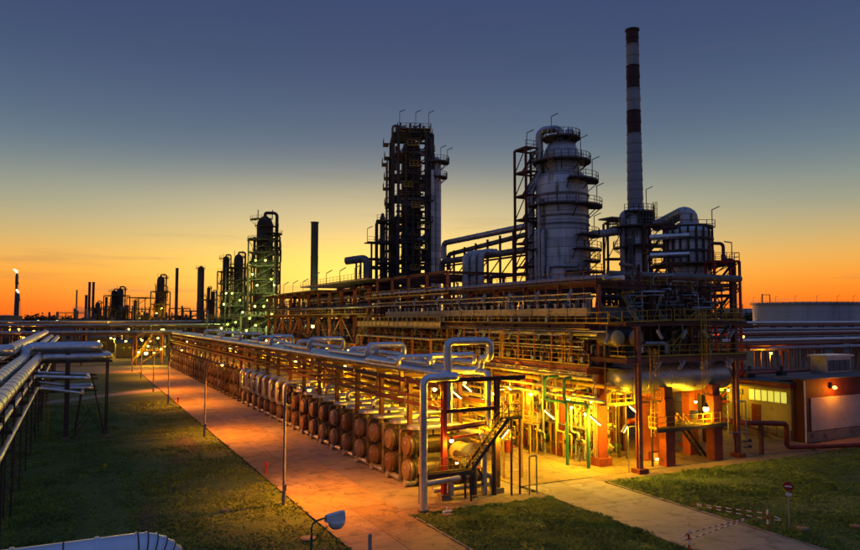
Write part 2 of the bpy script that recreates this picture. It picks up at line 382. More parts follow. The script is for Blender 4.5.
ORD = ['first','second','third','fourth','fifth','sixth','seventh','eighth','ninth','tenth','eleventh','twelfth','thirteenth','fourteenth','fifteenth','sixteenth','seventeenth','eighteenth','nineteenth','twentieth']
ORD += ['twenty-'+o for o in ORD[:9]] + ['thirtieth'] + ['thirty-'+o for o in ORD[:9]] + ['fortieth'] + ['forty-'+o for o in ORD[:9]]
def lamp_light(parent, pos, energy, color, size=.18, spot_dir=None, cone=150):
    l = bpy.data.lights.new('bulb', 'SPOT' if spot_dir else 'POINT'); l.energy = energy; l.color = color; l.shadow_soft_size = size
    o = link('bulb', l, parent); L = OFF[parent.name_full]; o.location = Vector(pos)-L
    if spot_dir:
        l.spot_size = math.radians(cone); l.spot_blend = 1.0; o.rotation_euler = Vector(spot_dir).to_track_quat('-Z', 'Y').to_euler()
    return o
# ============================================================ GROUND
def sheet(x0, x1, y0, y1, z, n=1):
    b = MB(); b.add([(x0,y0,z),(x1,y0,z),(x1,y1,z),(x0,y1,z)], [(0,1,2,3)]); return b
struct('ground', sheet(-3000, 4500, -600, 5500, -.12), 'far_ground')
def lump(x, y): return .05*noise.noise((x*.16, y*.16, 0)) + .025*noise.noise((x*.6, y*.6, 3))
def lawn(x0, x1, y0, y1, step=1.1, inside=None):
    nx, ny = int((x1-x0)/step), int((y1-y0)/step); b = MB()
    for j in range(ny+1):
        for i in range(nx+1):
            x, y = x0+(x1-x0)*i/nx, y0+(y1-y0)*j/ny
            e = min(1, min(x-x0, x1-x, y-y0, y1-y)/1.0)
            b.v.append((x, y, -.015 + (.03+lump(x, y))*max(0, e)))
    for j in range(ny):
        for i in range(nx):
            k = j*(nx+1)+i; b.f.append((k, k+1, k+nx+2, k+nx+1))
    return b
ROADL, ROADR, STRIP = 15.25, 21.6, 45.6
struct('lawn', lawn(-62, ROADL-.12, 4, 196, 1.6), 'lawn', 'dark green lawn on the left beside the orange-lit road')
struct('lawn', lawn(ROADR+.12, 33.58, 6, STRIP, .8), 'lawn', 'dark wedge of lawn between the two concrete roads')
struct('lawn', lawn(40.85, 130, 5, 47.5, 1.3), 'lawn', 'lawn on the right with the no-entry sign')
# concrete roads: a dirt bed with separate slabs on it
def slab_road(name, x0, x1, y0, y1, lanes, length, m, label, jit=.012, gap=.028, ymax_piece=1e9):
    r = struct(name, sheet(x0, x1, y0, y1, .0), 'joint_dirt', label); cache = {}
    wl = (x1-x0)/lanes
    for i in range(lanes):
        y = y0 + (0 if i % 2 == 0 else 0)
        while y < y1-.2:
            L = min(length, y1-y); k = (round(L, 2),)
            if k not in cache:
                b = MB(); g = gap/2; b.box((g, g, -.05), (wl-g, L-g, .03)); cache[k] = b.mesh('slab', m)
            o = link('slab', cache[k], r, (x0+i*wl, y, random.uniform(-jit, jit)+.012)); o.rotation_euler = (random.uniform(-.0012,.0012), random.uniform(-.002,.002), 0)
            y += L
    return r
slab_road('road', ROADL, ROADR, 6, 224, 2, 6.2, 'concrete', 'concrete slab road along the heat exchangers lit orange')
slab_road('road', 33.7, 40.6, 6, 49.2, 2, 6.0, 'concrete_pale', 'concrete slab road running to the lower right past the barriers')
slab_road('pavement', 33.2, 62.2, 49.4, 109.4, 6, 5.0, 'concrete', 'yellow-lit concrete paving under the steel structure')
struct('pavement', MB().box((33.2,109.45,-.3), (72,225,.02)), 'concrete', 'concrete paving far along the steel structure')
struct('pavement', MB().box((ROADR+.02,47.3,-.3), (33.15,222,.025)), 'concrete_dark', 'dark stained concrete under the heat exchanger row')
struct('pavement', sheet(62.25, 73.4, 49.6, 75, .01), 'concrete', 'concrete yard in front of the yellow building')
struct('path', MB().add([(-40,100.5,.035),(-5,129.5,.035),(8,140,.035),(ROADL-.15,143.2,.035),(ROADL-.15,150,.035),(12,148,.035),(6,143.2,.035),(-8,132.2,.035),(-43,103,.035)], [(0,1,7,8),(1,2,6,7),(2,3,4,5,6)]), 'concrete_pale', 'narrow pale path crossing the left lawn')
struct('path', MB().add([(5,196,.01),(ROADL,196,.01),(ROADL,226,.01),(-60,226,.01),(-60,214,.01),(-5,212,.01)], [(0,1,2,3,4,5)]), 'concrete', 'cross road at the far end of the left lawn')
struct('verge', sheet(ROADR+.02, 33.7, STRIP, 47.28, .012), 'gravel', 'brown gravel strip in front of the heat exchanger row')
struct('verge', sheet(40.62, 73, 47.5, 49.38, .012), 'gravel', 'brown gravel strip between the paving and the right lawn')
struct('verge', MB().add([(62,47.5,.03),(73,44.0,.03),(92,47.8,.03),(92,52.2,.03),(73.2,51.2,.03),(73.2,49.7,.03),(62,49.7,.03)], [(0,1,2,3,4,5,6)]), 'gravel', 'gravel footway in front of the right building')
# kerbs
def kerb(x0, x1, y0, y1, label):
    k = struct('kerb', sheet(x0, x1, y0, y1, .004), 'joint_dirt', label); L = 1.0; alongy = (y1-y0) > (x1-x0); me = {}
    n = int((y1-y0) if alongy else (x1-x0))
    b = MB(); b.box((.01,.01,0), ((x1-x0)-.01, .985, .10) if alongy else (.985, (y1-y0)-.01, .10)); m = b.mesh('kerb_stone', 'concrete_pale')
    for i in range(n):
        link('kerb_stone', m, k, ((x0, y0+i, random.uniform(-.015,.01)) if alongy else (x0+i, y0, random.uniform(-.015,.01))))
kerb(40.62, 40.82, 6, 47.4, 'kerb between the right road and the lawn')
kerb(33.52, 33.70, 6, 45.5, 'kerb on the left side of the right road')
kerb(21.62, 21.74, 20, 45.5, 'kerb on the right side of the left road')
# bare patches of soil on the lawns
def patch(cx, cy, rx, ry, label, seed):
    n = 60; b = MB(); vs = []
    for i in range(n):
        a = 2*PI*i/n; k = 1+.45*noise.noise((math.cos(a)*1.7+seed, math.sin(a)*1.7, seed))+.5*noise.noise((math.cos(a)*5+seed, math.sin(a)*5, seed)); x, y = cx+rx*k*math.cos(a), cy+ry*k*math.sin(a); vs.append((x, y, .02+lump(x, y)))
    vs.append((cx, cy, .035+lump(cx, cy))); b.add(vs, [(i, (i+1)%n, n) for i in range(n)]); struct('bare_soil', b, 'soil', label)
patch(11.5, 82, 1.5, 4.6, 'worn soil patch by the road on the left lawn', 1); patch(9.6, 73, 1.1, 2.4, 'small dark worn patch on the left lawn', 4)
patch(8.7, 41.5, 4.2, 1.7, 'bare soil at the near edge of the left lawn', 9); patch(12.6, 40.5, 2.2, 1.3, 'bare soil beside the manhole cover near the left road', 12)
patch(5.0, 53.5, .8, 3.2, 'thin worn track on the left lawn', 15)
patch(70.5, 46.9, 2.6, .9, 'trodden soil by the red ground pipe', 18)
# grass blades
def grass(x0, x1, y0, y1, n, label, near=1.0):
    vs, fs = [], []; R = random.random
    for i in range(n):
        x = x0-.3+(x1-x0+.6)*R(); y = y0+(y1-y0+.3)*(R()**near)
        if (x < x0 or x > x1 or y > y1) and noise.noise((x*1.3, y*1.3, 9)) < .0: continue
        h = .05+.08*R(); k = noise.noise((x*.22, y*.22, 5))
        if k < -.28 and R() < .75: continue
        if k > .2: h *= 1.6
        a = R()*6.283; c, s = math.cos(a)*.045, math.sin(a)*.045; z = lump(x, y)+(.03 if x < x0 or x > x1 or y > y1 else 0); q = len(vs)
        for t in range(2):
            dx, dy = (R()-.5)*.42, (R()-.5)*.42; ox, oy = (R()-.5)*.12, (R()-.5)*.12; q = len(vs)
            vs += [(x+ox-c, y+oy-s, z), (x+ox+c, y+oy+s, z), (x+ox+dx, y+oy+dy, z+h)]; fs.append((q, q+1, q+2))
    me = bpy.data.meshes.new('grass'); me.from_pydata(vs, [], fs); me.materials.append(MATS['grass'])
    o = link('grass', me); tag(o, label, 'grass', kind='stuff')
grass(-16, ROADL-.2, 36, 128, 120000, 'short grass blades on the left lawn', 1.5)
grass(ROADR+.25, 33.5, 30, STRIP-.1, 34000, 'short grass blades on the middle lawn')
grass(40.95, 86, 24, 47.3, 80000, 'rough grass blades on the right lawn')
# ============================================================ HEAT EXCHANGER ROW
XE, Y0E, DYE = 24.75, 53.5, 3.72
def exch_parts(upper, ztop):
    """local origin on the ground below the front cover; shell axis along +X"""
    zc = 3.38 if upper else 1.38; P = []
    b = MB().lathe([(.72,.62),(.74,.66),(.74,2.9),(.77,2.92),(.77,2.98),(.74,3.0),(.74,5.6),(.62,5.95),(.30,6.12)], (0,0,zc), 'X', 18); P.append(('shell', b, 'shell_rust'))
    b = MB().lathe([(.90,.42),(.90,.52),(.80,.53),(.80,.58),(.90,.59),(.90,.71)], (0,0,zc), 'X', 20); P.append(('flange', b, 'dark_steel'))
    b = MB().box((-.012,-.16,zc+.18),(.02,.16,zc+.36)); P.append(('name_plate', b, 'silver_dull'))
    b = MB().lathe([(.70,.0),(.76,.03),(.77,.08),(.77,.20),(.87,.21),(.87,.40)], (0,0,zc), 'X', 18); P.append(('end_cover', b, 'cover_tan'))
    for sx in (1.5, 4.6):
        b = MB().box((sx-.13,-.62,zc-1.05 if upper else .03), (sx+.13,.62,zc-.42)); P.append(('saddle', b, 'dark_steel'))
    if upper:
        b = MB().cyl((.95,0,4.02), (.95,0,ztop), .26, 10).cyl((.95,0,4.25), (.95,0,4.33), .38, 12); P.append(('nozzle', b, 'shell_rust'))
    else:
        b = MB().cyl((.95,0,2.0), (.95,0,2.78), .24, 10).cyl((.95,0,2.30), (.95,0,2.36), .36, 12).cyl((.95,0,2.42), (.95,0,2.48), .36, 12); P.append(('nozzle', b, 'shell_rust'))
        b = MB().pipe([(.95,0,.75),(.95,0,.36),(.05,0,.36),(-.05,0,.36)], .30, .34, 12); P.append(('bottom_elbow', b, 'silver_dull'))
    return P
def proto(name, parts):
    r = thing(name, 'x', 'x')
    for n, b, m in parts: b.build(n, m, r)
    return r
up0 = proto('heat_exchanger', exch_parts(True, 4.7)); lo0 = proto('heat_exchanger', exch_parts(False, 0))
first = {0: True, 1: True}
def put(pr, k, loc, label, cat, group):
    if first.get(k):
        first[k] = False; o = pr; o.location = loc; OFF[o.name_full] = Vector(loc)
    else: o = copy_tree(pr, loc)
    return tag(o, label, cat, group)
NPAIR = 44
for k in range(NPAIR):
    y = Y0E+DYE*k
    near = True
    pos = 'nearest the stair platform' if k == 0 else ORD[k]+' from the stair platform'
    gl = 'heat exchangers in the row along the road'
    put(lo0, 0, (XE, y, 0), ('lower rust-brown heat exchanger of the pair '+pos) if near else 'small lower heat exchanger in the far part of the row', 'exchanger', gl)
    put(up0, 1, (XE, y, 0), ('upper rust-brown heat exchanger of the pair '+pos) if near else 'small upper heat exchanger in the far part of the row', 'exchanger', gl)
# silver insulated boxes lying across the near exchangers
b = MB()
n = 20; pr = []
for i in range(n):
    a = 2*PI*i/n; pr.append((.62*math.cos(a), .62*math.sin(a)))
def capsule(L, wy, hz):
    b = MB(); k = 0; prof = []
    outl = [(-wy*math.sin(t)*.0+0, 0) for t in (0,)]
    out = [(wy*(1-math.cos(t)) - wy, wy*math.sin(t)) for t in [PI/2*0]]
    o = []
    for i in range(9): t = PI/2+PI*i/8; o.append((wy+wy*math.cos(t), wy*math.sin(t)))
    for i in range(9): t = -PI/2+PI*i/8; o.append((L-wy+wy*math.cos(t), wy*math.sin(t)))
    m = len(o); cx = L/2
    lay = [(.90,-hz), (1,-hz*.6), (1,hz*.5), (.93,hz*.85), (.75,hz), (.0,hz*1.08)]
    for s_, z in lay:
        for x, y in o: b.v.append((cx+(x-cx)*(1-(1-s_)*wy*1.6/(L/2)) if s_ > .1 else cx+(x-cx)*.6, y*s_ if s_ > .1 else y*.1, z))
    for j in range(len(lay)-1):
        for i in range(m): b.f.append((j*m+i, j*m+(i+1)%m, (j+1)*m+(i+1)%m, (j+1)*m+i))
    b.f.append(tuple(range(m))[::-1]); b.f.append(tuple((len(lay)-1)*m+i for i in range(m)))
    return b
cap_me = capsule(4.9, .78, .20).mesh('casing', 'silver'); leg_me = MB().cyl((0,0,-1.6),(0,0,0), .09, 8).mesh('support', 'dark_steel')
for k in range(10):
    y = Y0E+DYE*k
    t = thing('insulated_header', 'flat silver insulated header over the pair of exchangers '+('nearest the stair platform' if k == 0 else ORD[k]+' from the stair platform'), 'pipe header', (XE+.25, y, 4.86), 'silver headers over the near exchangers')
    link('casing', cap_me, t)
    for dx in (2.4, 4.2): link('support', leg_me, t, (dx, 0, -.18)).scale = (1,1,.55)
    MB().cyl((XE+1.9,y+.25,4.98),(XE+1.9,y+.25,5.3),.16,10).build('vent_stub', 'shell_rust', t)
gp = MB().pipe([(.35,0,.32),(.35,0,4.45),(1.6,0,4.45)], .17, .3, 10).mesh('pipe', 'shell_rust'); gf = MB().cyl((.35,0,2.3),(.35,0,2.38),.28,10).cyl((.35,0,2.42),(.35,0,2.5),.28,10).mesh('flange', 'dark_steel')
ge = MB().pipe([(.35,0,.32),(.35,.9,.32),(.35,1.6,.32)], .24, .3, 10).mesh('bottom_pipe', 'silver_dull')
for k in range(17):
    y = Y0E+DYE*(k+.5); t = thing('connecting_pipe', 'rusty upright connecting pipe just beyond the '+ORD[k]+' exchanger pair from the stair platform', 'pipe', (XE+.1,y,0), 'connecting pipes between exchanger pairs')
    link('pipe', gp, t); link('flange', gf, t); link('bottom_pipe', ge, t)
# silver elbow pipes coming off the rack behind the near headers
for i, k in enumerate((0.5, 3.5, 5.5, 7.5, 9.5)):
    y = Y0E+DYE*k
    t = MB().pipe([(27.2,y,4.3),(27.2,y,5.75),(30.9,y,5.75),(30.9,y,3.5)], .27, .5, 12, seam=1.2).build('elbow_pipe', 'silver')
    tag(t, 'bent silver pipe reaching back from the exchanger row, '+ORD[i]+' from the near end', 'pipe', 'bent silver pipes behind the near headers')
# upright loops in the middle stretch
for k in range(10, 18):
    y = Y0E+DYE*k
    for dx, yy in ((-.35, y-.75),):
        t = MB().pipe([(XE+1.2,yy,2.6),(XE+dx,yy,2.6),(XE+dx,yy,5.6),(XE+2.6,yy,5.6),(XE+2.6,yy,3.9)], .27, .62, 12, seam=1.3).build('loop_pipe', 'silver')
        tag(t, 'upright looped silver pipe above the '+ORD[k]+' exchanger pair', 'pipe', 'upright looped pipes in the exchanger row')
for k in range(10, NPAIR):
    y = Y0E+DYE*k
    t = thing('riser_pipe', 'riser pipe with handwheel valve at the '+ORD[k]+' exchanger pair', 'pipe', (XE+.9,y,4.2), 'riser pipes in the exchanger row')
    MB().pipe([(XE+.9,y,4.0),(XE+.9,y,6.0),(XE+3,y,6.0)], .15, .3, 8).build('pipe', 'cream_paint' if k % 3 else 'silver_dull', t)
    MB().cyl((XE+.9,y,4.7),(XE+.9,y,5.2),.26,8).cyl((XE+.5,y,4.95),(XE+.3,y,4.95),.05,6).build('valve', 'dark_steel', t)
    MB().lathe([(.24,0),(.24,.05)], (XE+.26,y,4.95), 'X', 10).build('handwheel', 'red_paint', t)
    if k > 16:
        t = MB().pipe([(XE-.45,y+1.4,.3),(XE-.45,y+1.4,5.2),(XE+2.2,y+1.4,5.2)], .13, .4, 8).build('drain_pipe', 'shell_rust')
        tag(t, 'thin upright pipe just beyond the '+ORD[k]+' exchanger pair', 'pipe', 'upright pipes between far exchangers')
# ============================================================ PIPE RACK OVER THE ROW
RY = [48.5+6.2*i for i in range(28)]
rack = thing('pipe_rack', 'long red-brown steel pipe rack running over the heat exchanger row', 'pipe rack', (28.2,48.5,0))
for i, y in enumerate(RY):
    for x in (25.75, 30.6):
        member('column', (x,y,0), (x,y,9.0), .36, .36, 'red_paint' if i == 0 and x < 27 else 'brown_steel', rack)
        if i < 4: MB().box((x-.4,y-.4,0),(x+.4,y+.4,.45)).build('footing', 'concrete_dark', rack)
    member('cross_beam', (25.2,y,9.12), (33.4 if i == 0 else 31.7,y,9.12), .24, .34, 'brown_steel', rack)
    member('cross_beam', (25.5,y,6.75), (30.8,y,6.75), .2, .3, 'brown_steel', rack)
for x in (25.35, 30.95):
    for i in range(27):
        member('side_beam', (x,RY[i]+.12,8.72), (x,RY[i+1]-.12,8.72), .2, .38, 'brown_steel', rack)
        member('side_beam', (x,RY[i]+.12,6.95), (x,RY[i+1]-.12,6.95), .18, .32, 'brown_steel', rack)
for i in range(0, 27, 4):
    member('brace', (25.75,RY[i]+.2,6.9), (25.75,RY[i+1]-.2,8.9), .1, .1, 'brown_steel', rack, 'box')
# pipelines lying on the rack
PX = [(25.85,.29),(26.58,.25),(27.25,.30),(27.95,.22),(28.65,.31),(29.35,.24),(30.05,.27),(30.72,.2)]
ZR = 9.31
for i, (x, r) in enumerate(PX):
    z = ZR+r; e = 218+random.uniform(-3, 3); s0 = [46.3, 51.5, 50.2, 53.0, 49.5, 56, 48.9, 52][i]
    if i == 0:
        t = thing('pipeline', 'silver pipe on the road side of the rack turning down at its near end', 'pipe', (22.9,46.3,0), 'silver pipelines on the rack')
        MB().pipe([(22.9,46.3,0),(22.9,46.3,z),(x,46.3,z),(x,e,z)], r, .55, 14, seam=3.1).build('pipe', 'silver', t)
        MB().pipe([(22.9,46.3,1.95),(24.6,46.6,1.95),(26.2,46.9,1.95)], .2, .3, 12).build('branch', 'silver_dull', t)
        MB().cyl((22.9,46.3,0),(22.9,46.3,.12),.42,14).build('base_plate', 'dark_steel', t)
    else:
        pts = [(x,s0,z),(x,e,z)]
        if i == 4: pts = [(26.3,48.9,6.6),(26.3,48.9,12.15),(x+1.6,48.9,12.15),(x+1.6,48.9,10.7),(x+1.6,50.4,10.7),(x+1.6,50.4,z+.02),(x,52.4,z),(x,e,z)]
        if i == 6: pts = [(x,s0,5.2),(x,s0,z),(x,e,z)]
        if i == 2: pts = [(27.1,50.2,5.6),(27.1,50.2,z),(x,52,z),(x,e,z)]
        t = MB().pipe(pts, r, .5, 14, seam=3.1).build('pipeline', 'silver')
        if i == 4:
            tag(t, 'silver pipeline rising in a tall square gate at the near end of the rack', 'pipe', 'silver pipelines on the rack')
        else: tag(t, 'straight silver pipeline on the rack, '+ORD[i]+' from the road side', 'pipe', 'silver pipelines on the rack')
# expansion loops standing above the pipelines
LOOPS = [(26.6,30.9,52.6,10.85,.24,'low'), (24.2,27.4,53.6,10.7,.25,'low'), (27.4,31.2,56.0,10.6,.22,'low'), (26.4,30.4,66.0,11.3,.27,'tall'), (26.6,29.6,71.5,10.7,.24,'low'),
         (25.9,30.3,84.0,11.4,.28,'tall'), (26.8,31.0,92.0,10.9,.24,'low'), (25.9,29.2,103,11.3,.26,'tall'), (26.2,30.4,112,11.0,.25,'low'), (26.2,30.0,126,11.2,.25,'tall'), (26,30,143,11.1,.25,'low'), (26,30.2,163,11.2,.25,'tall')]
for i, (xa, xb, y, zt, r, s) in enumerate(LOOPS):
    zb = ZR+.62+r
    pts = [(xa,y+7,zb),(xa,y,zb),(xa,y,zt),(xb,y,zt),(xb,y,zb),(xb,y+7.5,zb)]
    t = MB().pipe(pts, r, .45, 12, seam=2.2).build('expansion_loop', 'silver')
    tag(t, s+' silver expansion loop on the pipe rack, '+ORD[i]+' behind the square gate', 'pipe loop', 'expansion loops on the rack')
# small pipe shoes and cable tray below
tray = thing('cable_tray', 'brown cable tray hung along the road side of the rack', 'cable tray', (25.1,48.5,7.6))
MB().box((24.95,49,7.55),(25.2,216,7.62)).box((24.95,49,7.62),(24.98,216,7.75)).build('tray', 'brown_steel', tray)
for y in RY: member('hanger', (25.08,y,7.6), (25.3,y,8.6), .05, .05, 'brown_steel', tray, 'box')
# ============================================================ LAMPS
YEL = (1.0, .52, .006); ORA = (1.0, .265, .002); GRN = (.75, 1.0, .18)
def tube_lamp(pos, d, label, lit=True, power=260, L=1.0, post=None, group=None, m='glow_yellow', col=YEL, post_mat='lamp_grey'):
    """fluorescent-type floodlight: housing, tube, bracket"""
    pos, d = Vector(pos), Vector(d).normalized(); t = thing('tube_lamp', label, 'lamp', pos, group)
    u = d.cross(Vector((0,0,1))); u = Vector((1,0,0)) if u.length < .01 else u.normalized(); dn = d.cross(u)
    if dn.z > 0: dn = -dn
    MB().bar(pos-d*L/2, pos+d*L/2, .26, .15).build('housing', 'lamp_grey', t)
    g = MB().bar(pos-d*(L/2-.06)+dn*.10, pos+d*(L/2-.06)+dn*.11, .21, .1).build('tube', m if lit else 'lamp_glass', t)
    if post is not None: MB().bar(pos, post, .06).build('bracket', post_mat, t)
    if lit and power: lamp_light(t, pos+dn*.34, power, col)
    return t
def bulb_lamp(pos, label, power=200, r=.16, group=None, m='glow_yellow', col=YEL, post=None):
    pos = Vector(pos); t = thing('bulkhead_lamp', label, 'lamp', pos, group)
    MB().lathe([(r*.4,-r*1.1),(r*.9,-r*.7),(r,0),(r*.8,r*.5)], pos, 'Z', 10).build('globe', m, t)
    MB().lathe([(r*.9,r*.5),(r*1.1,r*.6),(r*.5,r*1.6),(r*.3,r*2.2)], pos, 'Z', 10).build('cap', 'dark_steel', t)
    if post is not None: MB().bar(pos+Vector((0,0,r*2)), post, .06).build('bracket', 'dark_steel', t)
    if power: lamp_light(t, pos+Vector((0,0,-r*2.6)), power, col)
    return t
def street_lamp(x, y, h, label, lit=True, power=900, arm=1.6, hx=0.0):
    t = thing('street_lamp', label, 'street lamp', (x,y,0), 'street lamps along the left road')
    MB().lathe([(.15,0),(.15,.9),(.115,.95),(.085,h-.4)], (x,y,0), 'Z', 10).build('pole', 'pole_grey', t)
    MB().box((x-.13,y-.2,1.1),(x+.13,y-.06,1.55)).build('switch_box', 'pole_grey', t)
    MB().pipe([(x,y,h-.5),(x,y,h),(x+arm*.8,y,h-.1),(x+arm,y,h-.25)], .05, .35, 8).build('arm', 'pole_grey', t)
    hd = MB().add(*head_shape(x+arm, y, h-.28)).build('lamp_head', 'lamp_grey', t)
    MB().lathe([(.05,-.2),(.14,-.14),(.17,-.02)], (x+arm+.28,y,h-.36), 'Z', 10).build('lens', 'glow_orange' if lit else 'lamp_glass', hd)
    if lit: lamp_light(t, (x+arm+.28,y,h-.62), power, ORA, .2, (.40,0,-1), 168)
    return t
def head_shape(x, y, z):
    pr = [(-.15,.07,.05),(.1,.16,.12),(.5,.17,.13),(.68,.08,.05)]; v = []; f = []
    for dx, wy, hz in pr: v += [(x+dx,y-wy,z-.08),(x+dx,y+wy,z-.08),(x+dx,y+wy*.7,z+hz),(x+dx,y-wy*.7,z+hz)]
    for j in range(3):
        for q in range(4): f.append((j*4+q, j*4+(q+1)%4, j*4+4+(q+1)%4, j*4+4+q))
    f += [(3,2,1,0),(12,13,14,15)]; return v, f
SL = [(14.35,52.6,8.9,'nearest tall street lamp at the edge of the left lawn'), (14.0,86.5,8.8,'second street lamp along the left road'), (13.8,120.7,9.2,'third street lamp along the left road, by the path'),
      (13.6,143,9.0,'fourth street lamp along the left road, beyond the path'), (14.1,177,9.0,'fifth street lamp along the left road'), (13.6,198,9.0,'farthest street lamp of the left road')]
for x, y, h, lb in SL: street_lamp(x, y, h, lb, power=17500)
# the lamp in the near foreground, unlit, with a round glass
p = at(322, 521, Y=24.4); q = Vector((p.x-.35, p.y+.1, 0))
t = thing('street_lamp', 'unlit grey street lamp with round glass at the bottom of the picture', 'street lamp', q)
MB().lathe([(.09,0),(.09,1),(.06,1.05),(.045,p.z-.5)], q, 'Z', 10).build('pole', 'green_paint', t)
MB().pipe([(q.x,q.y,p.z-.55),(q.x,q.y,p.z-.05),(p.x,p.y,p.z+.08),(p.x+.2,p.y,p.z+.06)], .035, .3, 8).build('arm', 'green_paint', t)
hx = p.x+.12; hd = MB().add([(hx,p.y-.15,p.z-.06),(hx+.72,p.y-.15,p.z-.06),(hx+.72,p.y+.15,p.z-.06),(hx,p.y+.15,p.z-.06),(hx+.04,p.y-.12,p.z+.17),(hx+.70,p.y-.12,p.z+.26),(hx+.70,p.y+.12,p.z+.26),(hx+.04,p.y+.12,p.z+.17)],
     [(0,3,2,1),(4,5,6,7),(0,1,5,4),(1,2,6,5),(2,3,7,6),(3,0,4,7)]).build('lamp_head', 'lamp_pale', t)
MB().lathe([(.03,-.36),(.18,-.32),(.28,-.22),(.31,-.08),(.30,-.06)], (hx+.42,p.y,p.z), 'Z', 14).build('glass_bowl', 'lamp_glass', hd)
# ============================================================ NEAR END OF THE ROW: PLATFORM AND STAIR
pf = thing('stair_platform', 'low yellow-railed steel platform with a stair at the near end of the exchangers', 'platform', (25.5,48.0,0))
MB().box((23.4,47.2,2.25),(27.6,48.2,2.33)).build('deck', 'dark_steel', pf)
MB().box((23.3,47.14,2.0),(27.65,47.24,2.25)).box((23.3,48.2,2.0),(27.65,48.28,2.25)).build('frame', 'dark_steel', pf)
for x, y in ((23.5,47.25),(27.45,47.25),(23.5,48.15),(27.45,48.15)): member('leg', (x,y,0), (x,y,2.0), .12, .12, 'dark_steel', pf)
railing([(27.5,47.25,2.33),(23.45,47.25,2.33),(23.45,48.2,2.33)], pf, step=1.0)
stairs((27.5,47.7,2.33), (30.9,47.7,6.0), .85, (0,1,0), pf)
MB().box((30.9,47.2,5.94),(32.2,48.3,6.02)).build('deck', 'dark_steel', pf)
railing([(30.95,47.25,6.02),(32.15,47.25,6.02),(32.15,48.25,6.02)], pf, step=.6)
for x, y in ((31.2,47.35),(32.0,47.35)): member('leg', (x,y,0), (x,y,5.94), .12, .12, 'brown_steel', pf)
t = thing('lifting_beam', 'orange-red lifting beam above the stair at the end of the exchangers', 'beam', (25.75,49.2,5.2))
member('beam', (25.9,48.9,5.3), (30.5,48.9,5.6), .28, .4, 'salmon_steel', t); member('beam', (25.9,48.9,4.55), (30.5,48.9,4.8), .12, .16, 'red_paint', t)
# pumps and thick pipes under the platform
t = thing('manifold', 'grey pipe manifold with valves under the low platform', 'manifold', (27.5,48.9,0))
MB().pipe([(26.4,48.6,.2),(26.4,48.6,1.5),(30.2,48.6,1.5),(30.2,48.6,.2)], .26, .4, 12).build('pipe', 'silver_dull', t)
MB().pipe([(25.2,49.3,.6),(30.6,49.3,.6)], .22, .4, 12).build('pipe', 'silver_dull', t)
MB().pipe([(28.2,48.2,.2),(28.2,48.2,2.9),(28.2,51,2.9)], .3, .45, 12).build('pipe', 'dark_steel', t)
MB().pipe([(29.3,48.4,.1),(29.3,48.4,4.6),(29.3,52,4.6)], .24, .45, 12).build('pipe', 'silver_dull', t)
for x in (27.3, 28.9):
    v = MB().cyl((x,48.6,1.25),(x,48.6,2.1),.14,8).lathe([(.42,-.12),(.42,.12)], (x,48.6,1.5), 'X', 12).build('valve', 'dark_steel', t)
    MB().lathe([(.3,0),(.3,.06)], (x,48.6,2.1), 'Z', 14).build('handwheel', 'red_paint', v)
t = thing('vessel', 'short horizontal vessel with round flanged end behind the stair', 'vessel', (30.2,50.8,2.6))
MB().lathe([(.95,0),(1.0,.05),(1.0,.35),(.85,.4),(.85,2.5)], (29.4,50.6,2.7), 'Y', 22).build('shell', 'cream_paint', t)
MB().lathe([(1.08,-.14),(1.08,-.02)], (29.4,50.6,2.7), 'Y', 22).build('flange', 'silver_dull', t)
MB().box((28.7,50.9,0),(30.1,51.3,2.0)).box((28.7,52.3,0),(30.1,52.7,2.0)).build('saddle', 'dark_steel', t)
t = thing('standpipe', 'thin bent grey standpipe beside the last rack column', 'pipe', (32.6,47.2,0))
MB().pipe([(32.6,46.9,0),(32.6,46.9,3.0),(33.3,46.9,3.0),(33.3,46.9,.0)], .06, .12, 8).build('pipe', 'pole_grey', t)
tg = MB().pipe([(30.0,48.0,.0),(30.0,48.0,4.4)], .2, .4, 12).build('standpipe', 'dark_steel'); tag(tg, 'dark upright pipe under the stair', 'pipe')
# lamps at the near end of the rack and along the row
LN = [(434.6,389,49.4,1,'lamp under the near rack beam left of the tall pipe'), (468,387,50.5,0,'bright slanted tube lamp under the square pipe gate'), (457.7,394,50.5,0,'slanted tube lamp below the square pipe gate, left one'),
      (464.6,381.6,52,1,'small lamp just under the rack beam'), (482,400,52,1,'lamp over the stair at the end of the rack'), (503.7,433,47.6,0,'bright tube lamp on the column at the head of the stair')]
for px, py, Y, bulb, lb in LN:
    p = at(px, py, Y=Y)
    if bulb: bulb_lamp(p, lb, 620, post=(p.x,p.y+.1,9.0), group='lamps at the near end of the rack')
    else: tube_lamp(p, (.62,-.25,-.55) if px < 500 else (.6,0,.6), lb, power=900, post=(p.x,p.y,9.0) if px < 500 else (31.0,48.3,p.z), group='lamps at the near end of the rack')
bulb_lamp((26.1,47.9,4.6), 'lamp on the red column above the low platform', 160, post=(25.8,48.3,4.9))
bulb_lamp((27.4,49.4,2.5), 'lamp in the pipes behind the low platform', 160, .12)
LR = [(411.6,372.7),(295.6,361.7),(235,351),(230,348),(187,341.5),(195.8,343.8),(171.5,354.8),(345,366),(262,353)]
for i, (px, py) in enumerate(LR):
    p = at(px, py, X=31.6 if py < 360 else 31.2)
    bulb_lamp(p, 'yellow lamp under the pipe rack, '+ORD[i]+' of those strung along it', 420, .22 if p.y > 90 else .16, 'lamps strung along the rack', post=(31.2,p.y,9.0))
for i in range(14):      # lamps on the alley side of the row that light the exchangers from behind
    y = 55+i*11.6; bulb_lamp((33.2, y, 4.6), 'yellow lamp on the alley side of the rack, '+ORD[i]+' from the near end', 1900, .16, 'lamps on the alley side of the rack', post=(31.1,y,6.0))
